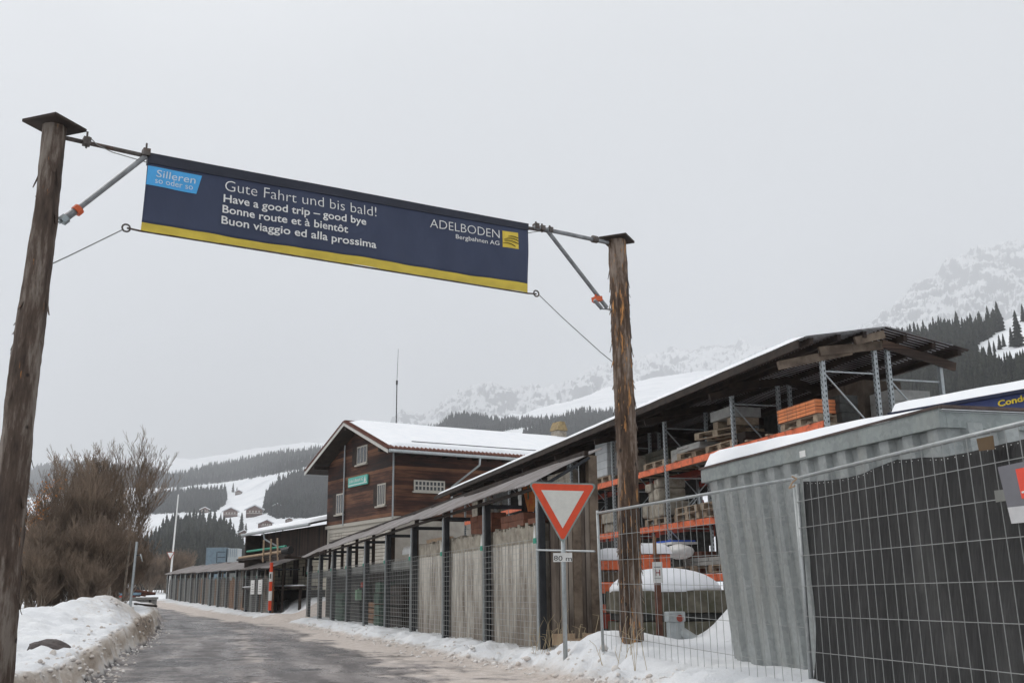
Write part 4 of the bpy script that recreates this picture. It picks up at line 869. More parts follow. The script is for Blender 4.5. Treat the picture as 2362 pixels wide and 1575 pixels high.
# local frame: origin at A; +y away from B ; so the long wall runs along -y and the depth along +x or -x
H = cA[2] - .10; lx = lambda p: toL(cont, p)
bx = lx(cB); LY = bx.y; DX = 1 if lx(at(2362, 985, 9.5)).x > 0 else -1; WD = 2.3
base_l = lx(onz(1697, 1531, .2)); off = base_l.x
def cwall(p0, p1, n_out, z0, z1, pitch=.36, dep=.058, lean=0.):
    p0, p1, n_out = np.array(p0, float), np.array(p1, float), np.array(n_out, float); L = np.linalg.norm(p1 - p0); k = max(1, int(L / pitch)); pts = []
    for i in range(k):
        for a, d in ((0, 0), (.40, 0), (.5, dep), (.90, dep)): q = p0 + (p1 - p0) * (i + a) / k + n_out * d; pts.append(q)
    pts.append(p1); V = [(*q, z1) for q in pts] + [(*(q + n_out * lean), z0) for q in pts]; n = len(pts)
    return V, [(i, i + 1, n + i + 1, n + i) for i in range(n - 1)]
M_gal1 = galv_mat('galvanised_wall', (.40, .42, .415), (.27, .29, .285), .5, .35, .45); M_gal2 = galv_mat('galvanised_band', (.33, .36, .35), (.22, .245, .24), .5, .35, .25)
out_x = -DX; m = MB(); m.add(*cwall((.0, 0), (0, LY), (out_x, 0), -.25, H - .12)); m.build('side_wall', M_gal1, cont)
m = MB(); m.add(*cwall((0, LY), (DX * WD, LY), (0, -1 if LY < 0 else 1), -.25, H - .12)); m.build('end_wall', M_gal1, cont)
m = MB(); m.add(*cwall((0, 0), (DX * WD, 0), (0, 1 if LY < 0 else -1), -.25, H - .12)); m.build('end_wall', M_gal1, cont)
ya, yb = min(0, LY), max(0, LY); xa, xb = min(0, DX * WD), max(0, DX * WD)
MB().box(xa + .05, xb - .05, ya + .05, yb - .05, -.3, .02).build('floor_frame', M_steel, cont)
bt = .17
m = MB(); px = out_x * .075
for ch_ in [c for c in bpy.data.objects if c.parent == cont]:
    for v in ch_.data.vertices: v.co.x += DX * .25 * (H - v.co.z) / H
for a in ((min(px, 0), max(px, 0), ya - .05, yb + .05), (min(DX * WD, DX * (WD + .05)), max(DX * WD, DX * (WD + .05)), ya - .05, yb + .05)): m.box(*a, H - bt, H)
m.build('roof_band', M_gal2, cont, bevel=.004)
MB().box(xa, xb, ya - .05, ya, H - .168, H - .003).build('end_band', M_gal2, cont); MB().box(xa, xb, yb, yb + .05, H - .168, H - .003).build('end_band', M_gal2, cont)
m = MB(); m.box(min(out_x * .095, out_x * .078), max(out_x * .095, out_x * .078), ya - .07, yb + .07, H - .0, H + .022); m.box(xa - .05, xb + .05, ya - .07, yb + .07, H + .002, H + .03); m.build('roof_sheet', simple('rusty_roof_edge', (.12, .085, .075), (.06, .045, .04)), cont)
m = MB(); snowcap(m, (xa - .06, xb + .06, ya - .08, yb + .08), lambda x, y: H + .035 - .05 * abs(y / LY) ** 2, .19, 4, tf=lambda x, y: 1.1 - .78 * abs(y / LY) ** 2); m.build('roof_snow', M_roofsnow, cont, smooth=True)
m = MB()
for yy in (0 + (.03 if LY < 0 else -.03), LY): m.box(min(px, 0) - .01, max(px, 0) + .01, yy - .05, yy + .05, -.25, H - bt)
sx_ = lx(onplane(1866, 1047, cA, np.array([-(cB - cA)[1], (cB - cA)[0], 0]))); q = out_x * .077
MB().box(min(q, q + out_x * .003), max(q, q + out_x * .003), sx_.y - .06, sx_.y + .06, sx_.z - .035, sx_.z + .035).build('sticker', M_print, cont)
# blue lettered container behind
bA = at(2055, 940, 15.6); bz = 3.62; bA = onz(2050, 935, bz); bB = onz(2700, 815, bz); dd = (bB - bA)[:2]; Lb = np.linalg.norm(dd); rzb = math.atan2(-dd[0], dd[1]) + math.pi
bc = root('blue_container', (bA[0], bA[1], .1), 'blue container with yellow lettering and a snow roof at the right edge', 'container', rzb); lb = toL(bc, bB).y; DXb = 1 if toL(bc, bA + np.array([2, .6, 0])).x > 0 else -1
Hb = bz - .1 - .12; ya, yb = sorted((0, lb)); xa, xb = sorted((0, DXb * 2.4))
MB().box(xa, xb, ya, yb, -.2, Hb).build('body', M_blue, bc, bevel=.02)
m = MB(); ox = -DXb; m.box(min(0, ox * .05), max(0, ox * .05), ya, yb, Hb - .035, Hb + .01); m.build('top_rail', simple('dark_blue_rail', (.012, .018, .05)), bc)
m = MB(); snowcap(m, (xa - .03, xb + .03, ya - .03, yb + .03), lambda x, y: Hb + .012, .15, 9); m.build('roof_snow', M_roofsnow, bc, smooth=True)
nb = np.array([-(bB - bA)[1], (bB - bA)[0], 0]); nb /= np.linalg.norm(nb)
tl, tr__, tt = [toL(bc, onplane(x, y, bA, nb)) for x, y in ((2304, 938), (2374, 922), (2303, 925))]
text_on('container_text', 'Conde', tl, tr__, tt, simple('yellow_letters', (.78, .58, .04)), bc, .03, .012)

# ================================================================== STORAGE RACK
RK = D2R(16.2); rk = root('storage_rack', (5.17, 16.8, .15), 'long orange and galvanised pallet rack with loaded shelves', 'rack', RK); NB = 8; Q = 3.17
HZ = 3.83 - .15
def rtop(x): return (5.12 + (x + .5) * .165 if x < 1.0 else 5.37 - (x - 1.0) * .19) - .15   # roof height over local x
def upright(x, y, par, perf=True, top=None):
    top = top or rtop(x) - .18; m = MB()
    if perf:
        m.box(x - .045, x - .025, y - .036, y + .036, -.2, top); m.box(x + .015, x + .022, y - .036, y + .036, -.2, top); m.box(x - .025, x + .015, y - .036, y - .028, -.2, top); m.box(x - .025, x + .015, y + .028, y + .036, -.2, top)
    else: m.box(x - .03, x + .03, y - .04, y + .04, -.2, top)
    o = m.build('upright', M_galvl, par)
    if perf:
        h = MB(); z = .3
        while z < top - .05:
            for s_ in (-.018, .018): h.box(x - .0465, x - .0445, y + s_ - .009, y + s_ + .009, z + (.04 if s_ > 0 else 0), z + .035 + (.04 if s_ > 0 else 0))
            for s_ in (0,): h.box(x - .013, x + .008, y - .0378, y - .0355, z + .02, z + .055)
            z += .085
        h.build('holes', M_ink, o)
    return o
for row, (xf, xr_) in enumerate(((0, 1.02), (1.28, 2.3))):
    for k in range(NB + 1 if row == 0 else 4):
        y = k * Q; upright(xf, y, rk); upright(xr_, y, rk, perf=(row == 0))
        tp = min(rtop(xf), rtop(xr_)) - .2; m = MB(); z = tp - .35; s_ = 1
        m.bar((xf, y, z), (xr_, y, z), .022)
        while z > .8: m.bar((xf if s_ > 0 else xr_, y, z - .02), (xr_ if s_ > 0 else xf, y, z - 1.1), .022); z -= 1.1; s_ = -s_; m.bar((xf, y, z), (xr_, y, z), .022)
        m.build('frame_bracing', M_galvl, rk)
LV = [1.45 - .15, 2.55 - .15, HZ]
for row, (xf, xr_) in enumerate(((0, 1.02), (1.28, 2.3))):
    for k in range(NB if row == 0 else 3):
        for z in LV if row == 0 else LV[1:]:
            for x in (xf - .03, xr_ + .03) if k < 5 else (xf - .03,):
                MB().box(x - .022, x + .022, k * Q + .05, (k + 1) * Q - .05, z - .135, z).build('shelf_beam', M_orange if x < .5 else M_redp, rk, bevel=.004)
            if k < 4 and z > 2: 
                b = MB(); rr = random.Random(k + int(z * 10)); 
                for yy in (0.35, .95, 1.75, 2.5): b.box(xf - .10, xr_ + .06, k * Q + yy, k * Q + yy + .10, z + .002, z + .03)
                b.build('shelf_boards', M_pallet, rk)
# roof: its own thing, carried by the rack
rf = root('rack_roof', (5.17, 16.8, .15), 'long dark corrugated gable roof edged with snow over the pallet rack', 'roof', RK); YE, Y0 = 28.6, -.45
def sheet(x0, x1, nm, ribs=.11):
    V = []; n = int((YE - Y0) / ribs) * 2
    for i in range(n + 1):
        y = Y0 + (YE - Y0) * i / n; w = .009 * (1 if i % 2 else -1)
        for x in (x0, (x0 + x1) / 2, x1): V.append((x, y, rtop(x) + w))
    f = [(i * 3 + j, i * 3 + j + 1, i * 3 + j + 4, i * 3 + j + 3) for i in range(n) for j in (0, 1)]; m = MB().add(V, f); return m.build(nm, M_corrd, rf)
sheet(-.55, 1.0, 'roof_sheet'); sheet(1.004, 2.62, 'roof_sheet')
m = MB(); snowcap(m, (-.55, .98, Y0 + .03, YE - .1), lambda x, y: rtop(x) + .012, .085, 2); m.build('roof_snow', M_roofsnow, rf, smooth=True)
m = MB(); snowcap(m, (1.02, 2.3, Y0 + .05, YE - .1), lambda x, y: rtop(x) + .018, .05, 3); m.build('roof_snow', M_roofsnow, rf, smooth=True)
for x in (-.40, .12, .62, 1.4, 1.95, 2.45): MB().box(x - .035, x + .035, Y0 + .1, YE - .1, rtop(x) - .12, rtop(x) - .022).build('purlin', M_darkbeam, rf)
rr = random.Random(8)
for k in range(NB + 1):
    y = k * Q - .02
    MB().bar((-.85 if k == 0 else -.5, y, rtop(-.5) - (.42 if k == 0 else .36)), (.55, y, rtop(.5) - .26), .06, .14).build('rafter', M_fascia if k == 0 else M_darkbeam, rf)
    MB().bar((-.10, y - .06, rtop(-.1) - .22), (1.12, y - .06, rtop(1.0) - .23), .05, .15).build('rafter', M_fascia if k == 0 else M_darkbeam, rf)
    MB().bar((1.12, y - .06, rtop(1.0) - .20), (2.55, y - .06, rtop(2.4) - .27), .06, .14).build('rafter', M_house2 if k == 0 else M_darkbeam, rf)
MB().bar((.45, -.3, rtop(.3) - .13), (1.02, -.3, rtop(1.0) - .10), .05, .13).build('rafter', M_fascia, rf)
MB().box(-.60, -.57, Y0 + .2, YE, rtop(-.55) - .16, rtop(-.55) - .025).build('eave_board', M_darkbeam, rf)
bw = root('back_wall', (5.17, 16.8, .15), 'dark boarded wall closing the back of the pallet rack under the roof', 'wall', RK)
MB().box(2.42, 2.46, 1.9, YE - .5, 3.4, rtop(2.44) - .13).build('upper_boards', M_darkgoods, bw); MB().box(2.42, 2.46, 9.6, YE - .5, .2, 3.36).build('lower_boards', M_darkgoods, bw)
# goods -------------------------------------------------------
def onrack(name, label, cat, x, y, z, build, rz=0., group=None, grp_rz=True):
    a = RK; r = root(name, (5.17 + x * math.cos(a) - y * math.sin(a), 16.8 + x * math.sin(a) + y * math.cos(a), .15 + z), label, cat, a + rz, group); build(r); return r
def pallet(r, sx=.8, sy=1.2, t=True):
    m = MB()
    for k in range(5): m.box(-sx / 2 + k * (sx - .1) / 4, -sx / 2 + k * (sx - .1) / 4 + .1, -sy / 2, sy / 2, .122, .144)
    m.build('deck_boards', M_pallet, r); m = MB()
    for y in (-sy / 2, -.07, sy / 2 - .14): m.box(-sx / 2, sx / 2, y, y + .14, .098, .12)
    m.build('cross_boards', M_pallet, r); m = MB()
    for y in (-sy / 2, -.07, sy / 2 - .14):
        for x in (-sx / 2, -.05, sx / 2 - .1): m.box(x, x + .1, y, y + .14, .022, .096)
    m.build('blocks', M_pallet, r); m = MB()
    for x in (-sx / 2, -.05, sx / 2 - .1): m.box(x, x + .1, -sy / 2, sy / 2, 0, .02)
    m.build('base_boards', M_pallet, r)
ZS = .033; PG = 'wooden pallets on the rack shelves'
def pal(label, x, y, z, rz=0.): return onrack('pallet', label, 'pallet', x, y, z, pallet, rz, PG)
pal('pallet carrying the orange clay blocks', .45, .95, HZ + ZS)
def bricks(r):
    for j in range(4):
        for i in range(5):
            for h in (0,): MB().box(-.40, .14, -.62 + i * .25 + (j % 2) * .01, -.62 + i * .25 + .242 + (j % 2) * .01, j * .062, j * .062 + .058).build('clay_block', M_brick, r)
onrack('clay_block_stack', 'bright orange clay block stack on the top shelf of the near bay', 'blocks', .42, .95, HZ + ZS + .146, bricks)
pal('left pallet on the top shelf of the second bay', .5, Q + 2.1, HZ + ZS, .2); pal('pallet under the grey stone box near the second upright', .5, Q + .85, HZ + ZS)
onrack('slab_stack', 'pale concrete slabs lying on the pallet left of the grey stone box', 'slabs', .42, Q + 2.1, HZ + ZS + .147, stack(M_slab, .8, .55, .07, 2, 2))
onrack('pallet', 'tilted pallet on top of the grey slabs in the second bay', 'pallet', .5, Q + 1.15, HZ + ZS + .30, pallet, .3, PG)
def stonebox(r): MB().box(-.35, .35, -.42, .42, .0, .20).build('block', M_slab, r, bevel=.012); MB().box(-.30, .30, -.4, -.2, -.15, -.01).box(-.30, .30, .2, .4, -.15, -.01).build('bearers', M_pallet, r)
onrack('stone_box', 'grey concrete block lying on crossed timbers in the second bay', 'block', .45, Q + .75, HZ + ZS + .61, stonebox)
onrack('slab_stack', 'short stack of grey slabs beside the third upright', 'slabs', .45, Q + 2.85, HZ + ZS, stack(M_slab, .8, .35, .09, 3, 1))
pal('empty pallet on the top shelf right of the torn-bark pole', .45, 2 * Q + .8, HZ + ZS)
onrack('stone_block', 'dark grey block behind the third upright on the top shelf', 'block', .6, 2 * Q + .15, HZ + ZS, stack(M_stone, .6, .5, .35, 1, 1))
onrack('board_stack', 'dark green board stack deep in the third bay top shelf', 'boards', .75, 2 * Q + 1.9, HZ + ZS, stack(simple('mossy_boards', (.07, .065, .045), (.035, .035, .026)), .5, 1.9, .13, 4, 1))
pal('pallet under the white wrapped stack left of the torn-bark pole', .45, 3 * Q + .95, HZ + ZS); 
def wrapped(h, n, w=.85):
    def f(r): 
        MB().box(-.42, .42, -w / 2, w / 2, 0, h).build('wrapped_stack', M_wrap, r, bevel=.03)
        m = MB(); [m.box(-.425, .425, -w / 2 - .005, w / 2 + .005, h * k / n - .004, h * k / n + .004) for k in range(1, n)]; m.build('layer_lines', M_dwire, r)
    return f
onrack('wrapped_stack', 'tall white wrapped stack on the top shelf left of the torn-bark pole', 'stack', .45, 3 * Q + .95, HZ + ZS + .146, wrapped(1.0, 5))
pal('pallet under the small wrapped stack behind the yield sign', .45, 3 * Q + 2.3, HZ + ZS)
onrack('wrapped_stack', 'smaller wrapped stack behind the right corner of the yield sign', 'stack', .45, 3 * Q + 2.3, HZ + ZS + .146, wrapped(.55, 3))
for k in range(4, 8): onrack('goods_stack', 'dim stack of goods on the top shelf, bay %s from the camera' % ['five', 'six', 'seven', 'eight'][k - 4], 'stack', .5, k * Q + 1.4, HZ + ZS, stack([M_stone, M_slab, M_darkgoods, M_stone][k - 4], .8, 1.1, .22, 3, 2))
onrack('cardboard_stack', 'tall brown covered stack in the rear rack behind the first upright', 'stack', 1.8, 1.5, HZ + ZS, stack(simple('brown_cover', (.13, .10, .075), (.08, .06, .045)), .8, .55, .45, 2, 2))
onrack('block_stack', 'grey concrete block stack in the rear rack under the right roof edge', 'blocks', 1.85, .55, HZ + ZS, stack(M_slab, .8, .3, .2, 3, 2))
# second shelf
L2 = LV[1] + ZS
pal('pallet under the rough pale stones on the middle shelf', .45, 2 * Q + .85, L2); pal('second pallet on the middle shelf behind the galvanised upright', .45, Q + 2.4, L2); pal('pallet on the middle shelf next to the metal container', .45, Q + 1.0, L2)
def stones(r):
    rr = random.Random(4)
    for i, (x, y, z, a, b) in enumerate([(0, -.45, 0, .34, .22), (0, -.1, 0, .33, .24), (0, .25, 0, .34, .22), (0, .55, 0, .28, .2), (0, .3, .36, .32, .2), (0, -.1, .38, .36, .19), (.02, -.12, .66, .34, .15), (0, .32, .62, .3, .13)]):
        m = MB(); m.box(x - .36, x + .3, y - a / 2, y + a / 2, z + .0, z + b * 1.5); o = m.build('stone', M_stone, r, bevel=.045); o.rotation_euler = (rr.uniform(-.06, .06), 0, rr.uniform(-.15, .15))
onrack('stone_pile', 'pile of rough pale stone blocks on the middle shelf right of the torn-bark pole', 'stones', .42, 2 * Q + .85, L2 + .147, stones)
onrack('pallet', 'upper pallet of the pair on the middle shelf next to the container', 'pallet', .45, Q + 1.05, L2 + .147, pallet, .1, PG)
onrack('pallet', 'upper pallet of the pair behind the galvanised upright on the middle shelf', 'pallet', .45, Q + 2.4, L2 + .147, pallet, -.05, PG)
def snowy(r):
    MB().box(-.4, .4, -.6, .6, 0, .3).build('crate', M_greyply, r); MB().blob((0, 0, .3), .45, .65, .14, 3, flatz=0).build('snow', M_snow, r, smooth=True)
    for a in (-.5, .1, .45): MB().bar((-.42, a, 0), (-.42, a + .25, .55), .03).build('bar', M_redp, r)
onrack('snowy_crate', 'snow dusted grey crate with red bars behind the rack', 'crate', 1.9, 2 * Q + .6, LV[1] + .1, snowy); onrack('snowy_crate', 'second snow dusted crate behind the rack beside the container', 'crate', 1.9, Q + 1.2, LV[1] + .1, snowy)
for k, (y, x, z, lab, mt, w, d, h, n_) in enumerate([
    (.35, .55, 0, 'dark bucket stack beside the bright clay blocks', M_darkgoods, .35, .3, .15, 3), (Q + .25, .5, 0, 'dark machine parts left of the second upright on the top shelf', M_darkbeam, .5, .4, .14, 2),
    (Q + 1.6, .75, 0, 'thick dark timber stack deep on the second bay top shelf', M_brownply, .4, 1.0, .12, 4), (2 * Q + 1.3, .8, 0, 'grey board stack deep on the third bay top shelf', M_greyply, .35, .9, .15, 3),
    (2 * Q + 2.6, .45, 0, 'stone slab stack just right of the torn-bark pole on the top shelf', M_stone, .6, .6, .12, 4), (.9, 2.0, 0, 'pale block stack at the right end of the rear rack', M_stone, .5, .7, .2, 2),
    (3 * Q + .9, .5, LV[1] - HZ, 'stone blocks on the middle shelf left of the torn-bark pole', M_stone, .6, .9, .25, 2), (4 * Q + 1.4, .5, LV[1] - HZ, 'grey blocks far back on the middle shelf', M_slab, .6, 1.2, .25, 3),
    (3 * Q + 2.2, .5, LV[1] - HZ, 'brown board stack on the middle shelf behind the yield sign', M_brownply, .6, .9, .2, 3), (2 * Q + .6, .6, LV[0] - HZ, 'dark crate stack low in the rack behind the snow dome', M_darkgoods, .6, 1.4, .3, 3),
    (Q + 2.6, .6, LV[0] - HZ, 'rusty iron stack low in the rack right of the rusty post', M_rust, .5, .6, .15, 3), (3 * Q + 1.2, .6, LV[0] - HZ, 'dark store of boxes low in the rack behind the orange machine', M_darkgoods, .7, 2.0, .3, 3)]):
    onrack('goods_stack', lab, 'stack', x, y, HZ + ZS + z, stack(mt, w, d, h, n_, 1, 'layer', .05, k + 20))
# bottom level goods
L1 = LV[0] + ZS
pal('pallet on the lowest shelf right of the rusty post', .45, 1.6 * Q + .9, L1); pal('pallet on the lowest shelf next to the container', .45, Q + .9, L1)
onrack('slab_stack', 'flat grey slabs on the lowest shelf next to the container', 'slabs', .45, Q + 1.6, L1 + .147, stack(M_slab, .7, 1.2, .08, 2, 2))
onrack('tube_bundle', 'dark upright profiles standing on the lowest shelf by the container', 'profiles', .6, Q + .9, L1 + .32, lambda r: [MB().box(-.3, -.27, -.9 + k * .12, -.84 + k * .12, 0, .7).build('profile', M_darkgoods, r) for k in range(14)])
onrack('white_sack', 'white sack lying on the lowest shelf beside the galvanised upright', 'sack', -.05, 2 * Q - .6, L1 + .33, lambda r: MB().blob((0, 0, .12), .25, .42, .16, 5).build('sack', M_print, r, smooth=True))
onrack('blue_sheet', 'blue and white sheet edge above the lowest shelf', 'sheet', .2, 2 * Q + .2, L1 + .62, lambda r: (MB().box(-.3, .3, -.5, .4, 0, .05).build('board', M_print, r), MB().box(-.3, .28, -.45, .35, .052, .09).build('blue_top', flat('bright_blue', (.03, .12, .60)), r)))
def place(name, px, py, Y, label, cat, build, rz=0., z=None):
    p = at(px, py, Y); r = root(name, (p[0], p[1], gz(p[0], p[1]) if z is None else z), label, cat, rz); build(r); return r
def orange_crate(r):
    MB().box(-1.0, .15, -.5, .5, .35, .60).build('lower_box', M_redp, r, bevel=.015); MB().box(-1.0, .12, -.5, .5, .62, .76).build('lid', M_orange, r, bevel=.015)
    for j in range(3): MB().box(-1.0, -.35, -.5, .5, .95 + j * .2, 1.12 + j * .2).build('tray', (M_orange, M_fascia, M_orange)[j], r, bevel=.01)
    MB().box(-.98, -.33, -.48, .48, .77, .95).build('inner_rack', M_darkgoods, r)
    m = MB(); m.box(-.32, .35, -.5, .5, 1.35, 1.62); m.prism([(.12, -.5, 1.36), (.35, -.5, 1.36), (.35, -.5, .95), (.22, -.5, .95)], (0, 1.0, 0)); m.build('hood', M_orange, r, bevel=.01)
    MB().box(-.9, .2, -.45, .45, -.1, .34).build('base_frame', M_darkgoods, r)
    m = MB(); snowcap(m, (-1.02, .40, -.52, .52), lambda x, y: 1.63 if x > -.34 else 1.53, .22, 12); m.build('snow_cap', M_snow, r, smooth=True)
place('orange_machine', 1490, 1400, 19.3, 'orange machine with a snow cap behind the torn-bark pole', 'machine', orange_crate, D2R(8), .15)
def trough(r):
    MB().box(-.95, .95, -.5, .5, .05, .34).build('lower_block', M_mossy, r, bevel=.02); MB().box(-.90, .90, -.45, .45, .36, .46).build('gap_boards', M_darkgoods, r)
    MB().box(-.97, .93, -.52, .5, .47, .82).build('upper_block', M_mossy, r, bevel=.02); MB().box(-.5, .5, -.48, .45, -.3, .05).build('footing', M_darkgoods, r)
    MB().blob((-.06, 0, .80), .93, .54, .38, 14, 40, 16, .03, 0).build('snow_cap', M_snow, r, smooth=True)
    c = MB(); c.path([(.96, -.45, .8), (.98, -.48, .5), (.93, -.5, .25)], .014, 5); c.build('rusty_chain', M_rust, r)
M_mossy = simple('mossy_concrete', (.15, .135, .10), (.07, .062, .045), .9, 0, 4, bump=.5, dirt=((.05, .055, .025), 3))
place('concrete_trough', 1545, 1420, 17.4, 'mossy concrete block stack with a rounded snow dome behind the mesh fence', 'block stack', trough, D2R(4), .32)
def rustpost(r):
    MB().box(-.045, .045, -.045, .045, -.3, 1.25).build('post', M_rust, r); MB().box(-.04, .0, -.05, .05, 1.25, 1.52).build('top_timber', M_brownply, r)
    p = MB().box(-.075, .075, -.058, -.046, .83, 1.14).build('plate', M_print, r)
    text_on('hydrant_letter', 'H', (-.035, -.058, .94), (.038, -.058, .94), (-.035, -.058, 1.025), flat('dark_red_print', (.30, .03, .03)), p, .01, .003); MB().box(-.05, .05, -.061, -.0585, 1.06, 1.07).box(-.05, .05, -.061, -.0585, .90, .905).build('plate_line', M_ink, p)
place('hydrant_marker', 1521, 1445, 15.9, 'rusty square post with a white plate lettered H', 'marker post', rustpost, 0, .42)
def hydrant(r):
    MB().tube((0, 0, .0), (0, 0, .26), .13, n=14).tube((0, 0, .26), (0, 0, .40), .15, n=14).build('body', M_galvl, r, bevel=.008); MB().tube((.05, -.02, .12), (.30, -.10, -.04), .09, .085, 12).build('spout', M_galvl, r); MB().tube((.30, -.10, -.04), (.33, -.11, -.055), .10, n=12).build('spout_ring', M_steel, r)
    MB().tube((.05, -.14, .31), (.05, -.165, .31), .05, n=12).build('red_cap', M_redp, r)
place('hydrant', 1558, 1450, 15.6, 'grey pipe fitting with a red cap in the snow behind the fence', 'pipe fitting', hydrant, 0, .44)

# ================================================================== WOODEN HOUSE
HR = math.atan2(.53, .85); ho = root('wooden_house', (-5.26, 46.0, .2), 'large weathered red-brown wooden house with a snowy roof above a white garage door', 'house', HR)
zg = ho.location.z
def hw(s, t): return (-5.26 + s * math.cos(HR) - t * math.sin(HR), 46.0 + s * math.sin(HR) + t * math.cos(HR))
def hz(px, py, s, t): return float(at(px, py, hw(s, t)[1])[2]) - zg
def hx(px, s=None, t=None):
    """solve the free coordinate so the point shows at picture column px (at about eye height)"""
    best = None
    for k in range(4000):
        v = -2 + k * .006; q = hw(s if s is not None else v, t if t is not None else v); c = CX + q[0] / q[1] * 2440
        if best is None or abs(c - px) < best[0]: best = (abs(c - px), v)
    return best[1]
WT = 7.9; LS = 16.; OVs, OVt = .85, 1.05; zE = hz(885, 1036, -OVs, -OVt); zA = hz(783, 974, -OVs, WT / 2); sl_ = (zA - zE) / (WT / 2 + OVt); zlow = hz(903, 1190, 0, 0)
zw = lambda t: zA - .16 - sl_ * abs(t - WT / 2)
m = MB(); m.prism([(0, 0, zlow), (0, WT, zlow), (0, WT, zw(WT)), (0, WT / 2, zw(WT / 2)), (0, 0, zw(0))], (.2, 0, 0)); m.build('gable_wall', M_house, ho)
MB().box(.201, LS, 0, .2, zlow, zw(0)).build('side_wall', M_house, ho); MB().box(.201, LS, WT - .2, WT, zlow, zw(WT)).build('rear_wall', M_house, ho)
m = MB(); m.prism([(LS, .2, zlow), (LS, WT - .2, zlow), (LS, WT - .2, zw(WT)), (LS, WT / 2, zw(WT / 2)), (LS, .2, zw(0))], (-.2, 0, 0)); m.build('gable_wall', M_house2, ho)
MB().box(-.06, .30, -.06, WT + .05, zlow - .16, zlow).build('ledge', M_cream, ho)
MB().box(.06, LS, .05, WT - .05, -.5, zlow - .162).build('ground_floor', simple('ground_floor_render', (.44, .41, .36), (.34, .31, .27), .9, 0, 2), ho)
MB().box(.02, .058, .75, WT - .45, -.4, zlow - .42).build('garage_door', M_garage, ho)
m = MB(); m.box(-.01, .057, .45, .74, -.4, zlow - .163); m.box(-.01, .057, WT - .44, WT - .15, -.4, zlow - .163); m.box(0, .057, .741, WT - .441, zlow - .40, zlow - .164); m.build('door_frame', M_cream, ho)
# roof
for sg in (1, -1):
    m = MB(); t0, t1 = WT / 2, (WT + OVt if sg > 0 else -OVt); za, ze = zA - .03, zE + .0
    m.prism([(-OVs, t0, za - .12), (-OVs, t1, ze - .08), (-OVs, t1, ze - .02), (-OVs, t0, za - .04)], (LS + 2 * OVs, 0, 0)); m.build('roof_boards', M_darkbeam, ho)
    m = MB(); m.prism([(-OVs - .03, t0, za - .13), (-OVs - .03, t1, ze - .16), (-OVs - .03, t1, ze + .0), (-OVs - .03, t0, za + .03)], (.025, 0, 0)); m.build('verge_board', M_white, ho)
    m = MB(); n = 34
    for i in range(n):   # tile edge along the verge
        a = i / n; t = t0 + (t1 - t0) * a; z = za + (ze - za) * a; m.box(-OVs - .06, -OVs + .22, min(t, t + (t1 - t0) / n * .8), max(t, t + (t1 - t0) / n * .8), z + .01, z + .085)
    m.build('verge_tiles', M_tile, ho)
    m = MB(); n = int((LS + 2 * OVs) / .21)
    for i in range(n): s0 = -OVs + i * .21; m.tube((s0 + .1, t1 + (.03 if sg > 0 else -.03), ze + .04), (s0 + .1, t1 + (-.45 if sg > 0 else .45), ze + .04 + .45 * sl_), .075, n=7)
    m.build('eave_tiles', M_tile, ho)
    g = MB().tube((-OVs, t1 + .1 * sg, ze - .06), (LS + OVs, t1 + .1 * sg, ze - .10), .075, n=8); g.build('gutter', M_galvl, ho)
    m = MB(); y0, y1 = sorted((t0, t1 - .30 * sg)); snowcap(m, (-OVs + .12, LS + OVs - .1, y0, y1), lambda x, y, za=za, sg=sg: za + .09 - sl_ * abs(y - WT / 2), .17, 6); m.build('roof_snow', M_roofsnow, ho, smooth=True)
    g = MB().tube((-OVs + 1.5, t1 - sg * .75, ze + .75 * sl_ + .26), (LS, t1 - sg * .75, ze + .75 * sl_ + .26), .018, n=5); g.build('snow_guard', M_steel, ho)
MB().box(-OVs + .0, LS + OVs, WT / 2 - .1, WT / 2 + .1, zA + .02, zA + .10).build('ridge_cap', M_tile, ho)
for t in (0.05, WT / 2, WT - .05): MB().box(-OVs + .05, .0, t - .08, t + .08, zw(t) - .22, zw(t) - .03).build('purlin_end', M_darkbeam, ho)
m = MB()
for k in range(1, 22): s0 = -OVs + k * .8; m.box(s0, s0 + .1, -OVt + .06, -.0, zE + .02 - .14, zE + .03)
m.build('rafter_ends', M_darkbeam, ho)
def gwin(name, px0, px1, pyt, pyb, nx_, ny_, side='gable', shut=True):
    if side == 'gable':
        t1, t0 = sorted((hx(px0, s=0), hx(px1, s=0)), reverse=True); z1 = hz((px0 + px1) / 2, pyt, 0, (t0 + t1) / 2); z0 = hz((px0 + px1) / 2, pyb, 0, (t0 + t1) / 2); B = lambda a, b, c, d, e0, e1: MB().box(e0, e1, a, b, c, d)
    else:
        t0, t1 = sorted((hx(px0, t=0), hx(px1, t=0))); z1 = hz((px0 + px1) / 2, pyt, (t0 + t1) / 2, 0); z0 = hz((px0 + px1) / 2, pyb, (t0 + t1) / 2, 0); B = lambda a, b, c, d, e0, e1: MB().box(a, b, e0, e1, c, d)
    w = B(t0, t1, z0, z1, -.035, -.004).build('window', M_cream, ho); dx = (t1 - t0 - .08) / nx_; dz = (z1 - z0 - .08) / ny_
    pn = MB()
    for i in range(nx_):
        for j in range(ny_): a = t0 + .04 + i * dx + .035; q = B(a, a + dx - .07, z0 + .04 + j * dz + .03, z0 + .04 + (j + 1) * dz - .03, -.039, -.036); pn.add(q.v, q.f)
    pn.build('pane', M_glass, w); B(t0 - .08, t1 + .08, z0 - .07, z0 - .002, -.12, -.0).build('sill', M_cream, w)
    if shut: sw = (t1 - t0) * .45; B(t1 + .01, t1 + sw, z0, z1, -.05, -.006).build('shutter', M_darkbeam, w)
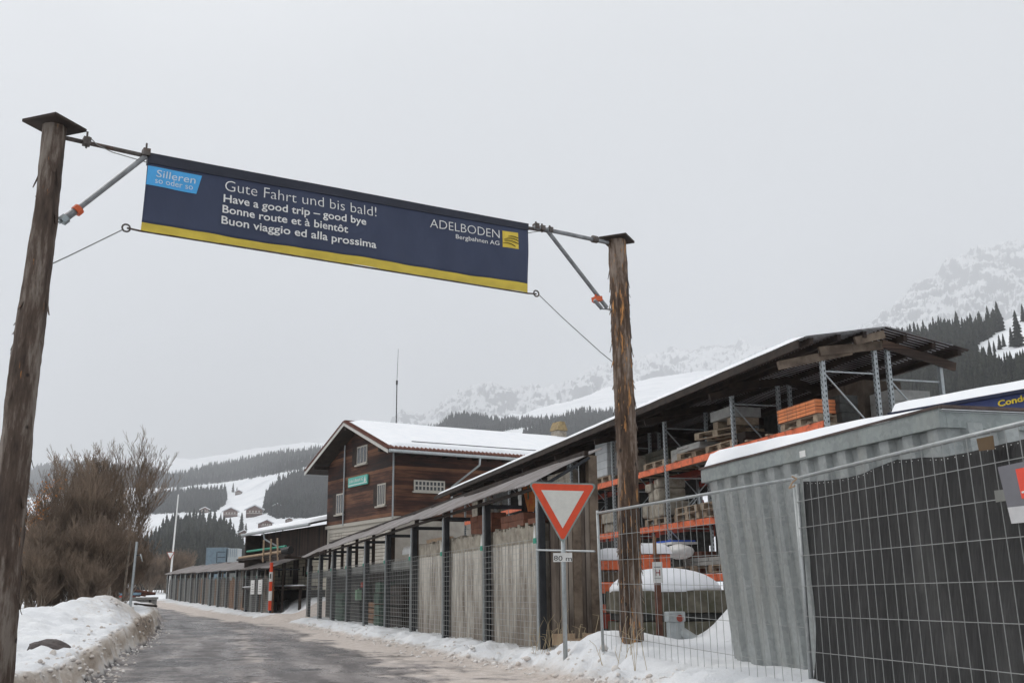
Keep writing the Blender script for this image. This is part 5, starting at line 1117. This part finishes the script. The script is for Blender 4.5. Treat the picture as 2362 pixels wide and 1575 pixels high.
gwin('upper', 812, 836, 1028, 1070, 3, 1); gwin('left', 766, 783, 1138, 1186, 3, 1); gwin('right', 862, 881, 1115, 1166, 4, 1); gwin('side', 946, 1019, 1108, 1134, 8, 2, 'side', False)
for px, t0_ in ((785, 1), (901, 0)):
    t = hx(px, s=0); zt = zw(t) - .05; MB().tube((-.07, t, zlow - .1), (-.07, t, zt), .04, n=8).build('downpipe', M_galvl, ho)
s1 = hx(1100, t=-OVt); MB().path([(s1, -OVt - .1, zE - .1), (s1, -OVt - .05, zE - .45), (s1 - .9, -.1, zE - 1.4), (s1 - .9, -.1, zlow)], .05, 8).build('downpipe', M_galvl, ho)
# boarded sign on the gable
ta, tb_ = hx(796, s=0), hx(841, s=0); zt_, zb_ = hz(841, 1093, 0, tb_), hz(841, 1115, 0, tb_) 
sg_ = MB().box(-.10, -.04, tb_, ta, zb_, zt_).build('green_sign', M_teal, ho); MB().box(-.104, -.1005, tb_ + .05, ta - .04, zb_ + .06, zb_ + .10).build('sign_line', M_print, sg_)
text_on('sign_text', 'Stoller & B\u00e4rtschi AG', (-.102, ta - .12, zb_ + .20), (-.102, tb_ + .50, zb_ + .20), (-.102, ta - .12, zb_ + .35), M_print, sg_, .012, .004)
MB().prism([(-.104, tb_ + .38, zb_ + .13), (-.104, tb_ + .14, zb_ + .13), (-.104, tb_ + .26, zt_ - .05)], (-.004, 0, 0)).build('tree_mark', M_print, sg_)
# chimney on the ridge
sc0 = hx(1290, t=WT / 2); m = MB(); m.box(sc0 - .3, sc0 + .3, WT / 2 - .3, WT / 2 + .3, zA - .2, zA + .45); ch = m.build('chimney', M_stone, ho); MB().prism([(sc0 - .36, WT / 2 - .36, zA + .47), (sc0 + .36, WT / 2 - .36, zA + .47), (sc0 + .15, WT / 2 - .36, zA + .95), (sc0 - .15, WT / 2 - .36, zA + .95)], (0, .72, 0)).build('chimney_cap', simple('ochre_cap', (.34, .25, .12), (.2, .15, .08)), ch)
# radio mast behind the roof
mp = at(914, 975, 58.); ms = root('radio_mast', tuple(mp), 'thin radio mast rising behind the long snowy roof', 'mast'); MB().tube((0, 0, -3), (.0, 0, 2.3), .035, .03, 6).build('mast_tube', M_steel, ms); MB().tube((0, 0, 2.3), (.05, 0, 4.3), .014, .010, 5).build('antenna', M_steel, ms); MB().tube((0, 0, 2.2), (0, 0, 2.45), .06, n=6).build('joint', M_black, ms)

# ------------------------------------------------------------------ annex continuing the gable line
an = root('annex_building', (*hw(0, WT + .05), .9), 'low brown annex with a loading dock and a snow-covered roof left of the wooden house', 'building', HR); za0 = an.location.z
AL = 10.1; aw = lambda t: hw(0, WT + .05 + t); az = lambda px, py, t: float(at(px, py, aw(t)[1])[2]) - za0
ze0 = az(742, 1206, 0); 
MB().box(0, 6, 0, AL, az(660, 1288, 5), ze0 - .05).build('upper_wall', M_annex, an); zm = az(660, 1288, 5)
MB().box(.1, 6, 0, AL, .45, zm).build('lower_wall', M_block, an); MB().box(.5, 5.9, .2, AL - .2, -.6, .449).build('undercroft', M_darkgoods, an)
zd = az(660, 1352, 5); MB().box(-.9, .098, 1.2, AL + .2, zd - .12, zd).build('loading_dock', M_darkbeam, an); m = MB(); snowcap(m, (-.92, -.5, 1.2, AL + .2), lambda x, y: zd + .003, .06, 8); m.build('dock_snow', M_snow, an)
for t in (1.3, 4.5, 8): MB().box(-.8, -.68, t, t + .12, -.6, zd - .121).build('dock_post', M_darkbeam, an)
def at_t(px):
    best = min(((abs(CX + aw(k * .01)[0] / aw(k * .01)[1] * 2440 - px), k * .01) for k in range(-50, 1300))); return best[1]
for i, (a, b, lo) in enumerate(((642, 649, None), (668, 678, None), (696, 704, 1330))):
    t1, t0 = at_t(a), at_t(b); z0 = zd + .02 if lo is None else az((a + b) / 2, lo, (t0 + t1) / 2); d = MB().box(.04, .098, t0, t1, z0, zm - .1); d.build('door' if lo is None else 'window', M_darkbeam, an)
for a in (636, 663, 692, 711): t = at_t(a); MB().box(.05, .098, t, t + .16, zm - .95, zm - .45).build('wall_lamp', M_darkbeam, an)
for px in (588, 597):
    t = at_t(px); MB().box(-.06, -.005, t - .35, t + .35, az(px, 1277, t), az(px, 1248, t)).build('shutter' if px == 588 else 'window', M_white if px == 588 else M_glass, an)
m = MB(); zr = ze0; m.prism([(-.9, -.2, zr - .10), (-.9, -.2, zr - .02), (3.5, -.2, zr + .95), (3.5, -.2, zr + .87)], (0, AL + .65, 0)); m.build('roof_boards', M_darkbeam, an)
m = MB(); snowcap(m, (-.88, 3.5, -.0, AL + .35), lambda x, y: zr + .0 + (x + .9) * .22, .14, 9); m.build('roof_snow', M_roofsnow, an, smooth=True)
MB().tube((-.97, -.2, zr - .10), (-.97, AL + .5, zr - .10), .075, n=8).build('gutter', M_galvl, an); t = at_t(655); MB().path([(-.95, at_t(636), zr - .14), (-.9, at_t(637), zr - .5), (-.06, t, zr - 1.2), (-.06, t, zm)], .05, 7).build('downpipe', M_galvl, an)
MB().box(-.9, .0, AL - .1, AL + .05, -.5, zr - .12).build('corner_post', M_darkbeam, an)
# things stored on the dock rail in front of the annex
def rail_pipes(r):
    MB().tube((0, 5.0, .05), (0, -2.0, .15), .075, n=8).build('pale_pipe', M_tan, r); MB().tube((.05, -2.4, .40), (.05, 3.8, .36), .06, n=8).build('green_pipe', M_green, r)
    for k in range(3): MB().bar((-.1, .6 - k * 1.15, -.3), (-.1, .6 - k * 1.15 + (.2 if k == 2 else 0), .85), .07).build('stake', M_tan, r)
    MB().tube((-.1, -2.5, .15), (.1, -3.0, .20), .19, n=12).build('black_reel', M_black, r); MB().box(-.1, .1, -3., 5.2, -.1, .0).build('carrier_beam', M_darkbeam, r)
    for y in (-2.6, 4.8): MB().box(-.08, 1.5, y, y + .12, -.22, -.1).build('carrier_bracket', M_darkbeam, r)
pp = hw(-1.6, WT + 3.9); place_z = az(660, 1283, 4.2) + za0; r = root('pipe_rack', (pp[0], pp[1], place_z), 'rail with pale and green pipes and three upright stakes in front of the annex', 'pipe rack', HR); rail_pipes(r)

# ================================================================== ROADSIDE THINGS
def marker(r):
    cols = [M_signred, M_print, M_signred, M_print, M_signred]; 
    for k in range(5): MB().tube((0, 0, -.1 + k * .46), (0, 0, -.1 + (k + 1) * .46), .082, n=12).build('red_band' if k % 2 == 0 else 'white_band', cols[4 - k], r)
    MB().box(-.03, .03, -.108, -.098, 1.42, 1.66).build('black_mark', M_ink, r)
p = at(622, 1402, 52.5); r = root('snow_marker_pole', tuple(p), 'red and white banded snow marker pole at the near end of the far shed', 'marker pole'); marker(r); 
p = at(388, 1378, 108.); r = root('flagpole', tuple(p), 'tall thin white pole with a small yield triangle beside the far shed', 'pole'); hgt = at(398, 1140, 108.)[2] - p[2]; MB().tube((0, 0, -1), (.35, 0, hgt), .12, .06, 8).build('pole', M_print, r)
sg2 = MB().prism([(-.42, -.2, 4.55), (.42, -.2, 4.55), (0, -.2, 3.8)], (0, .05, 0)).build('yield_triangle', M_redp, r); MB().prism([(-.31, -.206, 4.49), (.31, -.206, 4.49), (0, -.206, 3.92)], (0, .004, 0)).build('white_field', M_print, sg2)
p = at(299, 1398, 33.); r = root('mirror_post', (p[0], p[1], gz(p[0], p[1])), 'grey steel post with a small tilted mirror standing in the left snow bank', 'post'); hgt = at(307, 1249, 33.)[2] - r.location.z; MB().tube((0, 0, -.3), (.08, 0, hgt), .045, .04, 8).build('post', M_galvl, r)
MB().bar((.06, 0, hgt - .42), (.25, 0, hgt - .40), .03).build('arm', M_steel, r); m = MB(); m.tube((.24, 0, hgt - .5), (.27, .01, hgt - .49), .12, n=14); mo = m.build('mirror', M_galvl, r)
def tower(r):
    MB().box(-1.2, 1.0, -1, 1, -.5, 3.0).build('cabin', M_bluegrey, r, bevel=.03); m = MB(); [m.box(.1 , .95, -1.02, -1.001, 1.4 + k * .55, 1.47 + k * .55) for k in range(3)]; m.box(-.02, .05, -1.02, -1.001, 1.4, 2.55); m.build('frame_bars', M_steel, r)
    MB().box(1.15, 2.3, -.8, .8, 1.5, 2.9).build('tank', M_galvl, r); m = MB(); [m.box(1.2 + .22 * k, 1.25 + .22 * k, -.83, -.801, 2.0, 2.85) for k in range(5)]; m.build('tank_ribs', M_bluegrey, r); MB().box(1.2, 2.25, -.78, .78, -.5, 1.49).build('tank_base', M_greyply, r)
p = at(503, 1330, 118); r = root('site_cabin', tuple(p), 'blue grey steel cabin and tank showing above the far shed roof', 'cabin'); tower(r); zt_ = at(503, 1263, 118)[2] - p[2]; r.scale = (1., 1., zt_ / 3.0)
# parapet and clutter at the bend
pa, pb_ = at(255, 1378, 62), at(362, 1383, 66); d_ = pb_ - pa; r = root('bridge_parapet', (pa[0], pa[1], pa[2] - .55), 'low grey concrete parapet at the bend behind the left snow bank', 'parapet', math.atan2(d_[1], d_[0])); Lp = float(np.linalg.norm(d_[:2]))
MB().box(0, Lp, 0, .3, -1.2, .42).build('wall', M_conc2, r); MB().box(-.05, Lp + .05, -.06, .36, .425, .56).build('coping', M_slab, r); MB().box(Lp * .82, Lp * .86, -.05, -.01, -.4, .4).build('dark_strip', M_ink, r)
def logp(r):
    for k in range(16): a = random.uniform(0, 3.1); MB().tube((random.uniform(-2.4, 1), random.uniform(-.5, .5), .1 + .06 * (k % 6)), (random.uniform(0, 2.4), random.uniform(-.5, .5), .1 + .07 * (k % 5)), .09, .05, 6).build('log', M_rust, r)
    MB().blob((-.6, .3, .45), 1.7, .5, .28, 3, flatz=-.05).build('snow', M_snow, r, smooth=True); MB().box(.3, 1.5, -.8, -.3, .12, .22).build('blue_board', flat('pale_blue', (.20, .32, .42)), r); MB().box(.3, 1.2, -.82, -.3, .02, .11).build('red_board', M_redp, r)
p = at(270, 1372, 68); r = root('brush_pile', (p[0], p[1], p[2] - .2), 'snow dusted brush pile with a pale blue board behind the parapet', 'brush pile'); logp(r); r.scale = (1.1, 1, 1.6)
p = at(112, 1472, 16.8); r = root('snow_bank_rock', (p[0], p[1], gz(p[0], p[1]) - .03), 'dark rock poking out of the left snow bank', 'rock'); MB().blob((0, 0, .03), .33, .26, .15, 4, 18, 10, .35).build('rock', M_rock, r); 
p = at(335, 1405, 44); r = root('dark_branch', (p[0], p[1], gz(p[0], p[1])), 'dark branch lying on the far end of the left snow bank', 'branch'); MB().path([(-.5, .1, .08), (-.1, 0, .04), (.3, -.05, .0), (.5, -.1, -.02)], .045, 6).build('branch', M_darkbeam, r)
# clods of icy snow broken off along the ploughed edges
rc = np.random.default_rng(12); CV = []; CT = []; k_ = 0; tmpl = MB().blob((0, 0, 0), 1, 1, .7, 2, 7, 4, .3); tv = np.array(tmpl.v); tq = np.array(tmpl.f)
for side, n_, y0_, y1_ in (('R', 520, 12, 40), ('L', 480, 12, 42), ('T', 260, 12, 34)):
    for _ in range(n_):
        y_ = y0_ + (y1_ - y0_) * rc.random() ** 1.7; sz = rc.uniform(.010, .034) * (1.7 if rc.random() < .08 else 1)
        x_ = xR(y_) + (rc.normal(.25, .28)) if side == 'R' else (xL(y_) + rc.normal(.02, .16) if side == 'L' else xL(y_) - abs(rc.normal(.2, .5))); a = rc.uniform(0, 6.28); sc3 = rc.uniform(.7, 1.4, 3) * sz
        q = tv * sc3; q = np.stack([q[:, 0] * math.cos(a) - q[:, 1] * math.sin(a), q[:, 0] * math.sin(a) + q[:, 1] * math.cos(a), q[:, 2]], 1) + np.array([x_, y_, gz(x_, y_) + sz * .25]); CV.append(q); CT.append(tq + k_); k_ += len(tv)
co_ = mesh_np('snow_clods', np.concatenate(CV), np.concatenate(CT), simple('dirty_snow_clods', (.80, .78, .76), (.58, .52, .47), .8, 0, 2.5, lo=.4, hi=.6)); tag(co_, 'small clods of dirty icy snow scattered along the ploughed road edges', 'snow clods', kind='stuff')
# dry grass stalks by the fences
def stalks(x, y, n, label, sp=.5):
    r = root('dry_grass_tuft', (x, y, gz(x, y)), label, 'grass'); rr = random.Random(int(x * 100)); m = MB()
    for _ in range(n):
        a, b = rr.uniform(-sp, sp), rr.uniform(-sp * .4, sp * .4); h = rr.uniform(.15, .55); c = (a + rr.uniform(-.12, .12), b, h * .8); m.tube((a, b, -.05), c, .004, n=3).tube(c, (c[0] + rr.uniform(-.1, .1), b, h + rr.uniform(-.08, .05)), .003, n=3)
    m.build('stalks', M_grass, r)
for x_, y_, n_, l_ in ((1255, 16.9, 10, 'dry grass stalks at the foot of the shed corner beside the yield sign'), (1325, 15.9, 7, 'dry grass stalks right of the yield sign post'), (1412, 14.1, 8, 'dry stalks at the left foot of the bare fence panel'), (1482, 13.3, 4, 'bent dry stalks in the snow under the middle of the bare fence panel'), (1255, 17.4, 10, 'short dry stalks against the end planks of the shed')):
    stalks((x_ - CX) / 2430 * y_, y_, n_, l_, .22)

# ================================================================== BARE THICKET
def bare(seed, h, lean, spread, twig, lv=5, nstem=1):
    r = random.Random(seed); trunk = []; tw = []
    def grow(p, d, L, rad, lev):
        n = 3 if lev < 2 else 2; q = p
        for i in range(n):
            d = (d + Vector((r.gauss(0, .10), r.gauss(0, .10), r.gauss(0, .04) + .05))).normalized(); q2 = q + d * L / n; r2 = rad * (1 - .22 * (i + 1) / n)
            (trunk if lev < 1 else tw).append((q, q2, rad * (1 - .22 * i / n), r2)); 
            if lev < lv and (lev > 0 or i > 0 or nstem > 1):
                for _ in range(r.choice((1, 2)) if lev > 1 else 2):
                    a = r.uniform(0, 6.28); dv = Vector((math.cos(a), math.sin(a), r.uniform(.35, 1.0))).normalized(); grow(q2, (d * r.uniform(.5, 1.0) + dv * spread).normalized(), L * r.uniform(.48, .68), rad * .5, lev + 1)
            q = q2
        if lev < lv: grow(q, d, L * .66, rad * .62, lev + 1)
    for s_ in range(nstem):
        a = r.uniform(0, 6.28); grow(Vector((math.cos(a) * .25 * (nstem > 1), math.sin(a) * .25 * (nstem > 1), -.1)), Vector((lean + r.gauss(0, .2) * (nstem > 1), r.gauss(0, .1), 1)).normalized(), h * .42, .06 if nstem == 1 else .04, 0)
    def mk(L, n, mn):
        V = []; T = []
        for p, q, a, b in L:
            a, b = max(a, mn), max(b, mn * .8); d = (q - p).normalized(); u = d.orthogonal().normalized(); v = d.cross(u); k = len(V)
            for c, rr_ in ((p, a), (q, b)):
                for i in range(n): t = 2 * math.pi * i / n; V.append(c + (u * math.cos(t) + v * math.sin(t)) * rr_)
            T += [(k + i, k + (i + 1) % n, k + n + (i + 1) % n, k + n + i) for i in range(n)]
        return np.array(V), np.array(T)
    return mk(trunk, 6, .02), mk(tw, 3, twig)
THK = {}
def thicket(kind, x, Y, hscale, label, group=None, name='bare_tree', cat='tree'):
    args = {'tall': (3, 7.6, .03, .50, .008, 5, 1), 'tall2': (9, 7.2, -.04, .55, .008, 5, 1), 'bush': (5, 4.6, 0, .6, .010, 4, 5), 'bush2': (14, 4.4, .05, .65, .010, 4, 6), 'bush3': (21, 4.8, -.05, .6, .010, 4, 5)}[kind]
    X = (x - CX) / 2430 * Y; r = root(name, (X, Y, gz(X, Y) - .1), label, cat, random.uniform(0, 6.28), group)
    if kind not in THK:
        a, b = bare(*args); t = mesh_np('trunk', a[0], a[1], M_stem, r); c = mesh_np('crown', b[0], b[1], M_twig, r); THK[kind] = (t.data, c.data)
    else:
        for nm, me in zip(('trunk', 'crown'), THK[kind]): q = bpy.data.objects.new(nm, me); COL.objects.link(q); q.parent = r
    r.scale = (hscale,) * 3; return r
thicket('tall', 283, 41, .84, 'tallest bare tree of the thicket, rising above the snow bank on the left')
thicket('tall2', 178, 39, .78, 'bare tree with a broad crown in the left part of the thicket')
thicket('tall2', 218, 42, .82, 'bare tree between the broad crown and the tallest tree of the thicket')
thicket('tall', 300, 55, .95, 'slim bare tree on the right edge of the thicket')
thicket('tall', 135, 40, .70, 'bare tree nearest the knotty pole in the thicket')
thicket('tall', 232, 43, .80, 'upright bare tree with thin top twigs, second left of the tallest one')
thicket('tall2', 205, 38, .72, 'short-trunked bare tree in the middle of the thicket front')
thicket('tall', 160, 44, .84, 'bare tree behind the broad crown in the left thicket')
thicket('tall2', 255, 45, .88, 'thin-stemmed bare tree just left of the tallest one')
TG = 'low bare shrubs of the thicket behind the snow bank'
rr = random.Random(2)
for i in range(16):
    x_ = 55 + 235 * ((i * .618) % 1); Y_ = rr.uniform(34, 46) if x_ < 235 else rr.uniform(52, 60); k_ = ('bush', 'bush2', 'bush3')[i % 3]; thicket(k_, x_, Y_, rr.uniform(.68, .98) * (1.0 if x_ > 90 else .85) * (1.15 if x_ > 235 else 1), 'low bare brown shrub in the dense thicket behind the left snow bank', TG, 'bare_shrub', 'shrub')
for i in range(12):
    x_ = 50 + 250 * ((i * .618) % 1); thicket(('bush', 'bush2', 'bush3')[i % 3], x_, rr.uniform(30, 34) if x_ < 215 else 49, rr.uniform(.36, .5) * (1 if x_ < 215 else 1.3), 'knee-high bare brown shrub along the front edge of the thicket', 'small shrubs along the snow bank', 'bare_shrub', 'shrub')
for i in range(12):
    x_ = 330 + 95 * ((i * .618) % 1); Y_ = rr.uniform(125, 150); thicket(('bush', 'bush2', 'bush3')[i % 3], x_, Y_, rr.uniform(.9, 1.3), 'brown bare shrub by the road bend left of the far shed', 'brown shrubs at the road bend', 'bare_shrub', 'shrub')
for i, (x_, y_) in enumerate(((70, 1165), (85, 1190), (100, 1150), (64, 1225), (80, 1255), (118, 1120), (62, 1330))):
    p = at(x_, y_, 37.); r = root('dry_leaf_cluster', tuple(p), 'cluster of orange dry leaves clinging to the thicket beside the knotty pole', 'leaves', group='orange dry leaf clusters'); m = MB(); rq = random.Random(i)
    for _ in range(26):
        c = Vector((rq.gauss(0, .22), rq.gauss(0, .15), rq.gauss(0, .2))); u = Vector((rq.gauss(0, 1), rq.gauss(0, 1), rq.gauss(0, 1))).normalized() * .045; v = u.orthogonal().normalized() * .03; m.add([c - u, c + v, c + u, c - v], [(0, 1, 2, 3)])
    m.tube((-.3, 0, -.25), (.3, 0, .25), .008, n=3); m.build('leaves', M_leaf, r)

# ================================================================== HAZE
hm = bpy.data.materials.new('haze'); hm.use_nodes = True; t_ = hm.node_tree; t_.nodes.clear(); o_ = t_.nodes.new('ShaderNodeOutputMaterial'); v_ = t_.nodes.new('ShaderNodeVolumePrincipled')
v_.inputs['Color'].default_value = (.90, .92, .95, 1); v_.inputs['Density'].default_value = .00028; v_.inputs['Anisotropy'].default_value = 0; t_.links.new(v_.outputs[0], o_.inputs['Volume'])
if not globals().get('NOHAZE'):
    hb = MB().box(-7000, 7000, -3600, 7000, -12, 2450); hbo = hb.build('haze', hm); setting(hbo, 'stuff'); hbo.visible_shadow = True
